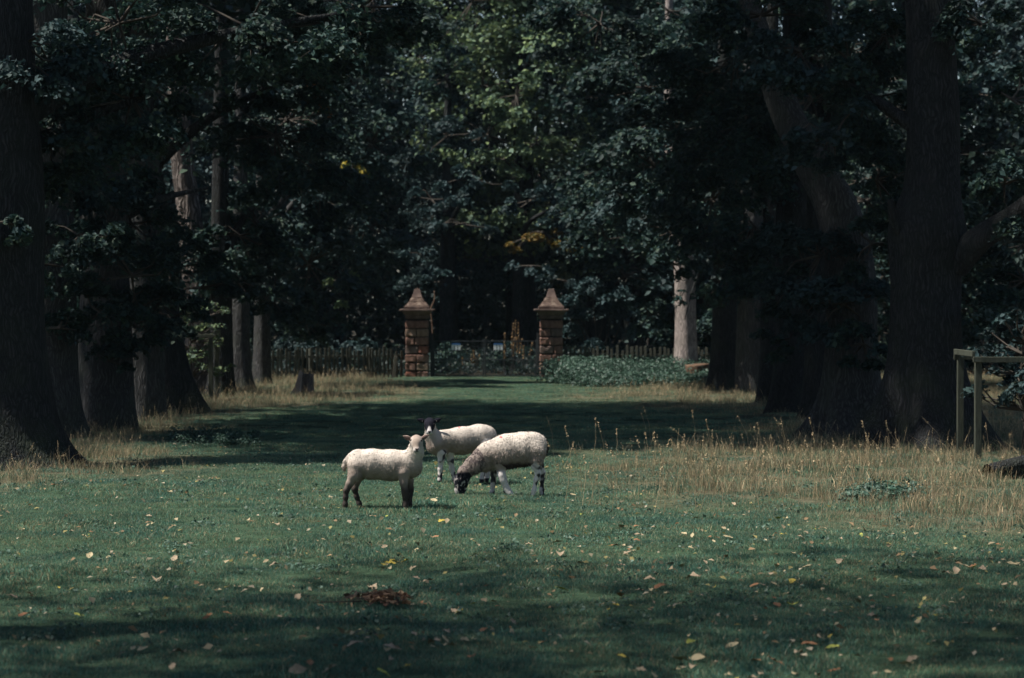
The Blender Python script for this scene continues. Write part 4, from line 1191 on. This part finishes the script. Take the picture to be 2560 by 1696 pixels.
# -- the grazing sheep with the dark head, on the right
def col_b(px, py, w, tg, n1, n2, V, N):
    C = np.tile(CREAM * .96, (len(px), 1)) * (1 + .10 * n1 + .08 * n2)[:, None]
    C = mixc(C, BEIGE * .85, .75 * smst(430, 800, py))  # lower fleece browned for dirt, with side shade mixed in
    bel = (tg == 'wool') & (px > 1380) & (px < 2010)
    C = mixc(C, np.array([.07, .05, .05]), np.where(bel, smst(800, 875, py + 25 * n1), 0))  # shade under the belly painted into the wool
    nk = tg == 'neck'
    C = np.where(nk[:, None], mixc(np.array([.13, .105, .10]), np.array([.27, .22, .19]), smst(-.15, .35, n2 + .6 * n1)), C)
    hd = np.isin(tg, ['head', 'ear'])
    blk = np.array([.016, .016, .022])
    H = np.tile(blk, (len(px), 1))
    whit = smst(1225, 1275, py + 30 * n2) * smst(790, 745, px + (1390 - py) * .25)
    fl = smst(.18, .30, n2) * smst(170, 90, np.hypot(px - 800, (py - 1200) * .9)) * .7
    H = mixc(H, np.array([.50, .45, .42]), np.clip(whit + smst(1345, 1375, py) * .8 + fl, 0, 1))
    H = mixc(H, np.array([.20, .16, .14]), smst(1010, 955, py) * .9)
    C = np.where(hd[:, None], H, C)
    leg = tg == 'leg'
    pt = smst(.02, .16, n1 + .5 * n2 + .22 * np.sign(w) * -1 - .12 * (px > 1900) + .22 * smst(1200, 1380, py) - .2 * (w < 0))
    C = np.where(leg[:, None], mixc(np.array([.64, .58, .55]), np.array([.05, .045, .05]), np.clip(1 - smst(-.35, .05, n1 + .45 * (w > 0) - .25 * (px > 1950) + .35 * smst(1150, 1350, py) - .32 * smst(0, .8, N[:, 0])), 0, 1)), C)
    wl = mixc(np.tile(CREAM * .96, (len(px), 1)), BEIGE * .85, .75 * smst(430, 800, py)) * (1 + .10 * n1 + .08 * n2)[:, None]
    C = np.where(leg[:, None], mixc(wl, C, np.where(px > 1800, smst(800, 900, py + 30 * n1), smst(930, 1010, py + 30 * n1))), C)
    C = np.where((tg == 'tail')[:, None], np.array([.05, .042, .04]), C)
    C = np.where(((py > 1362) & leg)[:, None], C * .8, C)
    return C
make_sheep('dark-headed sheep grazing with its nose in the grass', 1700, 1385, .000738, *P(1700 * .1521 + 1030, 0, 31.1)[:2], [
    ('wool', .05, 1, .82, [(1270, 695, 0, 212), (1560, 655, 0, 272), (1850, 615, 0, 270), (2005, 560, 0, 205)]),
    ('wool', .05, 1, .85, [(2000, 560, 0, 195), (2050, 690, 0, 140)]),
    ('wool', .05, 1, .85, [(1240, 760, 0, 185), (1215, 890, .02, 105)]),
    ('neck', .04, 1, .85, [(1140, 770, .02, 168), (1010, 880, .05, 138), (885, 975, .07, 112)]),
    ('head', .03, 1, .8, [(862, 1010, .08, 118), (812, 1130, .09, 116), (792, 1280, .09, 86), (782, 1355, .09, 56)]),
    ('ear', .012, 1, .6, [(800, 965, .16, 22), (775, 1015, .185, 30), (768, 1065, .19, 14)]),
    ('ear', .012, 1, .6, [(800, 965, .0, 22), (765, 1010, -.03, 28), (745, 1050, -.04, 14)]),
    ('leg', .04, 1, 1, [(1335, 890, -.08, 76), (1340, 1040, -.08, 44.7), (1335, 1150, -.08, 37), (1328, 1230, -.08, 28.4), (1315, 1330, -.08, 29.2), (1304, 1378, -.08, 36.1)]),
    ('leg', .07, 1, 1, [(1440, 850, .05, 80), (1472, 1040, .085, 48.2), (1505, 1135, .09, 38.7), (1555, 1250, .09, 29.2), (1605, 1335, .09, 31), (1632, 1378, .09, 37)]),
    ('wool', .05, 1, .8, [(2050, 660, .09, 140), (2045, 790, .10, 100)]),
    ('leg', .04, 1, 1, [(2040, 800, .10, 83.6), (2035, 900, .10, 58.9), (2072, 1010, .10, 39.6), (2040, 1110, .10, 31.8), (2005, 1290, .10, 30.1), (1982, 1378, .10, 37)]),
    ('leg', .04, 1, 1, [(2090, 780, -.10, 85.5), (2110, 900, -.10, 49.9), (2150, 1010, -.10, 38.7), (2140, 1130, -.10, 31), (2135, 1300, -.10, 30.1), (2142, 1378, -.10, 36.1)]),
    ('tail', .02, 1, 1, [(2190, 500, -.01, 28), (2214, 620, -.01, 28), (2192, 715, -.01, 16)]),
], col_b, [(772, 1120)], .018, .0034, red=(1465, 415, 34))

# -- the black-faced sheep behind
def col_c(px, py, w, tg, n1, n2, V, N):
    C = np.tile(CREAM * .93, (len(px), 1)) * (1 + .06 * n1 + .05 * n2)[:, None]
    C = mixc(C, BEIGE * .9, .8 * smst(290, 620, py))  # flank tone deepens downwards, dirt and painted shade together
    hd = np.isin(tg, ['head', 'ear'])
    H = np.tile(np.array([.014, .014, .02]), (len(px), 1))
    bl = smst(14 + (py - 220) * .40, 4 + (py - 220) * .34, np.abs(px - 297)) * smst(215, 250, py)
    H = mixc(H, np.array([.52, .48, .46]), bl)
    nose = ((np.abs(px - 299) < 30 - (py - 308) * .55) & (py > 308) & (py < 335)) | ((np.abs(px - 299) < 7) & (py > 325) & (py < 356))
    H = np.where(nose[:, None], np.array([.03, .025, .03]), H)
    C = np.where(hd[:, None], H, C)
    leg = tg == 'leg'
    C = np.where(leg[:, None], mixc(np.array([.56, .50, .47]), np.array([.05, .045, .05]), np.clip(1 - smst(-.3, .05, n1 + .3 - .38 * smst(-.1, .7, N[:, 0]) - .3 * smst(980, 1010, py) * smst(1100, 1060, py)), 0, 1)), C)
    C = np.where((leg & (py > 1130))[:, None], np.array([.03, .028, .03]), C)
    return C
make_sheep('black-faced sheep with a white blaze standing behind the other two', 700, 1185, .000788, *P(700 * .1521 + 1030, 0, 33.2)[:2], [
    ('wool', .05, 1, .85, [(490, 475, .12, 168), (800, 490, .02, 214), (1100, 455, -.10, 216), (1205, 430, -.14, 186)]),
    ('wool', .05, 1, .85, [(400, 560, .15, 150), (470, 640, .14, 110)]),
    ('neck', .05, 1, .95, [(305, 230, .17, 84), (325, 400, .17, 98), (400, 520, .15, 150)]),
    ('head', .03, 1, 1, [(297, 182, .20, 86), (297, 220, .24, 80), (297, 318, .31, 50)]),
    ('head', .012, 1, 1, [(286, 332, .312, 42), (308, 332, .312, 42)]),
    ('ear', .012, 1, .5, [(222, 158, .20, 22), (165, 145, .205, 32), (108, 132, .21, 18)]),
    ('ear', .012, 1, .5, [(372, 155, .20, 22), (425, 142, .205, 32), (478, 118, .21, 16)]),
    ('leg', .05, 1, 1, [(490, 690, .18, 70.3), (482, 800, .18, 39.6), (472, 945, .18, 32.7), (468, 1040, .18, 24.9), (464, 1120, .18, 26.7), (472, 1178, .18, 32.7)]),
    ('leg', .05, 1, 1, [(615, 680, .05, 85.5), (638, 830, .05, 39.6), (655, 945, .05, 32.7), (680, 1040, .05, 24.9), (702, 1120, .05, 26.7), (714, 1178, .05, 32.7)]),
    ('leg', .05, 1, 1, [(1180, 560, -.05, 142.5), (1165, 760, -.05, 72.2), (1195, 920, -.05, 39.6), (1165, 1040, -.05, 26.7), (1148, 1120, -.05, 27.5), (1140, 1178, -.05, 32.7)]),
    ('leg', .05, 1, 1, [(1255, 560, -.24, 123.5), (1250, 760, -.24, 66.5), (1280, 920, -.24, 38.7), (1245, 1040, -.24, 26.7), (1228, 1120, -.24, 27.5), (1222, 1178, -.24, 32.7)]),
    ('tail', .02, 1, 1, [(1370, 420, -.17, 30), (1405, 520, -.17, 30), (1395, 600, -.17, 18)]),
], col_c, [(228, 205), (366, 205)], .012, .0019, red=(775, 262, 32), tags=[(178, 152), (412, 150)])
# ------------------------------------------------------------------ fallen leaves
def fallen_mesh(name, L, W, mat, seed, lobed):
    """one dry leaf: midrib, lobed outline, curled"""
    r = random.Random(seed)
    ts = [0, .16, .34, .52, .7, .86, 1.0]
    wd = [.06, .62, .55 if lobed else .9, 1.0, .62 if lobed else .8, .6, .04]
    c1, c2 = r.uniform(.3, .9), r.uniform(-.5, .5)
    V = []
    for t, w in zip(ts, wd):
        x = (t - .5) * L
        for s in (-1, 0, 1):
            y = s * w * W * r.uniform(.85, 1.15) * .5
            z = c1 * (y * y) / W * 1.6 + c2 * x * x / L + .012 + (r.uniform(-.004, .004) if s else 0)
            V.append((x, y, z))
    V.append((-L * .72, r.uniform(-.01, .01), .016)); V.append((-L * .5, .0012, .013))
    F = []
    for i in range(len(ts) - 1):
        a = i * 3
        F += [(a, a + 3, a + 4, a + 1), (a + 1, a + 4, a + 5, a + 2)]
    me = mesh_np(name, np.array(V), [np.array(F), np.array([[1, len(V) - 2, len(V) - 1]])], [mat], [0, 0], None, True)
    return me
def leafmat(name, c1, c2):
    m = rough_mat(name, c1, c2, 30, .75, .3, dist=.004, spec=.3)
    return m
LM = {'tan': leafmat('tan_leaf', (.21, .155, .10), (.36, .28, .19)), 'pale': leafmat('pale_leaf', (.28, .225, .13), (.42, .35, .21)),
      'yellow': leafmat('yellow_leaf', (.34, .25, .04), (.46, .36, .07)), 'brown': leafmat('brown_leaf', (.16, .075, .035), (.30, .15, .07)), 'green': leafmat('green_leaf', (.20, .22, .04), (.34, .34, .07))}
LV = {k: [fallen_mesh('fallen_leaf', .085 * s, .055 * s * q, m, i * 13 + len(k), i % 2 == 0) for i, (s, q) in enumerate(((1, 1), (1.15, .8), (.8, 1.1), (1.3, .9)))] for k, m in LM.items()}
LAB = {'tan': 'tan dry leaf lying on the short grass', 'pale': 'pale bleached leaf lying on the short grass', 'yellow': 'bright yellow leaf lying on the short grass',
       'brown': 'dark reddish brown leaf lying on the short grass', 'green': 'yellow-green leaf lying on the short grass'}
def put_leaf(x, y, kind, s=1.0):
    r = random
    o = bpy.data.objects.new('fallen_leaf', LV[kind][r.randrange(4)])
    o.location = (x, y, float(gz(x, y)) + r.uniform(.01, .03))
    o.rotation_euler = (r.gauss(0, .28), r.gauss(0, .28), r.uniform(0, 6.28))
    o.scale = (s, s, s)
    link(o)
    tag(o, LAB[kind], 'leaf', 'fallen ' + kind + ' leaves')
    return o
cnt = 0
# ones that can be picked out in the photograph
for px, py, k, s in ((958, 1420, 'yellow', 1.1), (975, 1417, 'yellow', 1.2), (985, 1413, 'yellow', 1.0), (1016, 1415, 'yellow', .9), (950, 1422, 'pale', 1), (930, 1467, 'tan', 1.3), (1070, 1454, 'tan', 1.2), (978, 1648, 'tan', 1.5),
                     (965, 1650, 'pale', 1.2), (885, 1640, 'tan', 1.5), (848, 1594, 'tan', 1.3), (895, 1593, 'pale', .9), (746, 1507, 'tan', 1.1), (860, 1520, 'pale', .8), (988, 1494, 'yellow', 1.0), (920, 1508, 'brown', 1.3),
                     (1140, 1530, 'tan', 1.0), (1115, 1586, 'tan', 1.1), (1122, 1634, 'pale', 1.2), (1085, 1630, 'tan', 1.1), (1979, 1537, 'green', 1.5), (1942, 1530, 'brown', 1.2), (1405, 1495, 'green', 1.1), (1707, 1427, 'pale', 1.3),
                     (1732, 1467, 'tan', 1.3), (1453, 1421, 'pale', 1.2), (1395, 1362, 'tan', 1.3), (1570, 1393, 'tan', 1.2), (1322, 1376, 'tan', 1.2), (1400, 1400, 'tan', 1.2), (2100, 1423, 'tan', 1.6), (1600, 1500, 'tan', 1.2),
                     (437, 1375, 'pale', 1.2), (436, 1398, 'tan', 1.4), (222, 1395, 'pale', 1.1), (390, 1452, 'tan', 1.3), (325, 1317, 'pale', 1), (1180, 1668, 'brown', 1.6), (740, 1690, 'tan', 1.4), (825, 1692, 'tan', 1.4), (1935, 1660, 'brown', 1.3),
                     (1500, 1690, 'brown', 1.2), (60, 1540, 'brown', 1.2), (194, 1540, 'green', 1.1), (1700, 1656, 'pale', 1.3), (1985, 1400, 'pale', 1), (2390, 1450, 'tan', 1.2), (2180, 1560, 'tan', 1.2), (1085, 1262, 'pale', .9), (1104, 1311, 'yellow', 1)):
    d = depth(py)
    o = put_leaf((px - 1280) / FPX * d, d, k, s); cnt += 1
    if cnt <= 4:
        tag(o, 'yellow leaf in the small bright cluster below the front sheep', 'leaf', 'cluster of yellow leaves')
    elif (px, py) == (1979, 1537):
        tag(o, 'large lone yellow-green leaf in the right foreground', 'leaf')
        del o['group']
    elif (px, py) == (1405, 1495):
        tag(o, 'yellow-green leaf lying near the middle of the foreground', 'leaf')
        del o['group']
cpx, cpy = 1700, 1400
while cnt < 300:
    if cnt % 9 == 0 or random.random() < .4:
        py = 1215 + 481 * random.random() ** 1.15
        px = random.uniform(0, 2560)
        cpx, cpy = px, py
    else:
        px, py = cpx + random.gauss(0, 70), cpy + random.gauss(0, 22)
        if not (0 < px < 2560 and 1210 < py < 1700):
            continue
    if random.random() > (.35 + .65 * smst(600, 1700, px)) * (1.0 if py > 1290 else .7):
        continue
    d = depth(py); x = (px - 1280) / FPX * d
    if dryness(np.array([x]), np.array([d]))[0] > .6:
        continue
    k = random.choices(['tan', 'pale', 'yellow', 'brown', 'green'], [.5, .28, .05, .1, .07])[0]
    put_leaf(x, d, k, random.uniform(.5, 1.05)); cnt += 1
# clover and plantain in the sward
n = 420
d = rng.uniform(17.5, 40, n); x = rng.uniform(-1, 1, n) * d * .2
leaf_bank('clover', np.stack([x, d], 1), rng.uniform(.03, .075, n), 11000, .035, NETTLE * 1.15, 'small broad-leaved clover and weeds in the lawn', None, .11)
# the many smaller and farther ones
n = 1900
d = rng.uniform(17, 42, n); x = (1 - 2 * rng.uniform(0, 1, n) ** 1.35) * (d * .2 + .5)
ok = dryness(x, d) < .7
d, x = d[ok], x[ok]
pos = np.stack([x, d, gz(x, d) + rng.uniform(.02, .045, len(x))], 1)
lp = np.array([[.34, .27, .17], [.42, .35, .25], [.24, .16, .09], [.28, .24, .10]])
v, f, c = leaf_arrays(pos, np.zeros_like(pos), .05, lp, 1.5, 0)
o = obj('leaf_litter', mesh_np('leaf_litter', v, [f], [M_dry], [0], c)); o['kind'] = 'stuff'; o['label'] = 'small scattered dry leaves and flecks on the grass'
# worn patch with a heap of brown leaves and twigs
hx, hy = (955 - 1280) / FPX * depth(1512), depth(1512)
n = 150
pos = np.stack([hx + rng.normal(size=n) * .12, hy + rng.normal(size=n) * .16, np.zeros(n)], 1)
pos[:, 2] = gz(pos[:, 0], pos[:, 1]) + .05 + .035 * np.exp(-((pos[:, 0] - hx) ** 2 + (pos[:, 1] - hy) ** 2) / .03)
v, f, c = leaf_arrays(pos, np.zeros_like(pos), .08, np.array([[.12, .06, .035], [.2, .12, .07], [.07, .045, .03], [.3, .2, .12]]), 1.2, 0)
p0 = np.stack([hx + rng.normal(size=26) * .14, hy + rng.normal(size=26) * .16, np.full(26, .06)], 1)
tv, tf = stick_arrays(p0, p0 + rng.normal(size=(26, 3)) * np.array([.14, .1, .012]), .006, .003)
bp_ = np.array([hx, hy, float(gz(hx, hy))])
heap = obj('leaf_heap', mesh_np('leaf_heap', np.concatenate([v, tv]) - bp_, [f, tf + len(v)], [M_dry, M_twig], [0, 1], np.concatenate([c, np.full((len(tv), 3), .05)])), None, bp_)
heap['kind'] = 'stuff'; heap['label'] = 'small heap of brown leaves and twigs on a bare patch in front of the sheep'

# tall single grass stalks on the right, in front of the dark trunks
n = 120
py = rng.uniform(1120, 1290, n); d = FPX * CAM_H / (py - HOR); px = rng.uniform(1380, 2540, n)
x = (px - 1280) / FPX * d
b0 = np.stack([x, d, gz(x, d) - .02], 1)
hh = rng.uniform(.3, .75, n)
top = b0 + np.stack([rng.normal(size=n) * .10 - .12 * hh, rng.normal(size=n) * .1, hh], 1)
mid = (b0 + top) / 2 + np.stack([.05 * hh, np.zeros(n), .06 * hh], 1)
v1, f1 = stick_arrays(b0, mid, .0028, .0022); v2, f2 = stick_arrays(mid, top, .0022, .0012)
m = 16
k = np.repeat(np.arange(n), m); s = rng.uniform(.55, 1, (n * m, 1))
q = mid[k] + (top - mid)[k] * s + rng.normal(size=(n * m, 3)) * .006
lv, lf, lc = leaf_arrays(q, np.zeros_like(q), .022, D_PAL[:2] * 1.2, .2, -1.5)
st = obj('grass_stalks', mesh_np('grass_stalks', np.concatenate([v1, v2, lv]), [f1, f2 + len(v1), lf + len(v1) + len(v2)], [M_dry], [0, 0, 0], np.concatenate([np.tile(D_PAL[0] * 1.1, (len(v1) + len(v2), 1)), lc])))
st['kind'] = 'stuff'; st['label'] = 'tall thin dry grass stalks standing above the right-hand margin'
# patches of coarse green weeds in the margins
for nm, px0, px1, py0, n, lab in (('weed_patch', 2120, 2300, 1240, 70, 'dark green weeds in the dry grass at the right'), ('weed_patch', 430, 640, 1098, 80, 'dark green weeds at the edge of the lawn on the left')):
    q = np.stack([rng.uniform(px0, px1, n), rng.uniform(py0 - 12, py0 + 14, n)], 1)
    dd_ = FPX * CAM_H / (q[:, 1] - HOR)
    leaf_bank(nm, np.stack([(q[:, 0] - 1280) / FPX * dd_, dd_], 1), rng.uniform(.08, .2, n), n * 40, .05, NETTLE * 1.2, lab, None, .08)

# ------------------------------------------------------------------ thin haze added to lift the darks under the trees
hz_m = bpy.data.materials.new('haze')
hz_m.use_nodes = True
hn = hz_m.node_tree
hn.nodes.clear()
ho = hn.nodes.new('ShaderNodeOutputMaterial')
hv = hn.nodes.new('ShaderNodeVolumePrincipled')
hv.inputs['Color'].default_value = (.62, .86, 1.0, 1)
hv.inputs['Density'].default_value = 0.0001
hv.inputs['Anisotropy'].default_value = 0.2
hn.links.new(hv.outputs[0], ho.inputs['Volume'])
hbox = box_mesh('haze', 720, 760, 31, hz_m)
hz_o = obj('haze', hbox, None, (0, 190, -1.3))
hz_o['kind'] = 'stuff'
hz_o['label'] = 'thin bluish haze in the air under the trees'
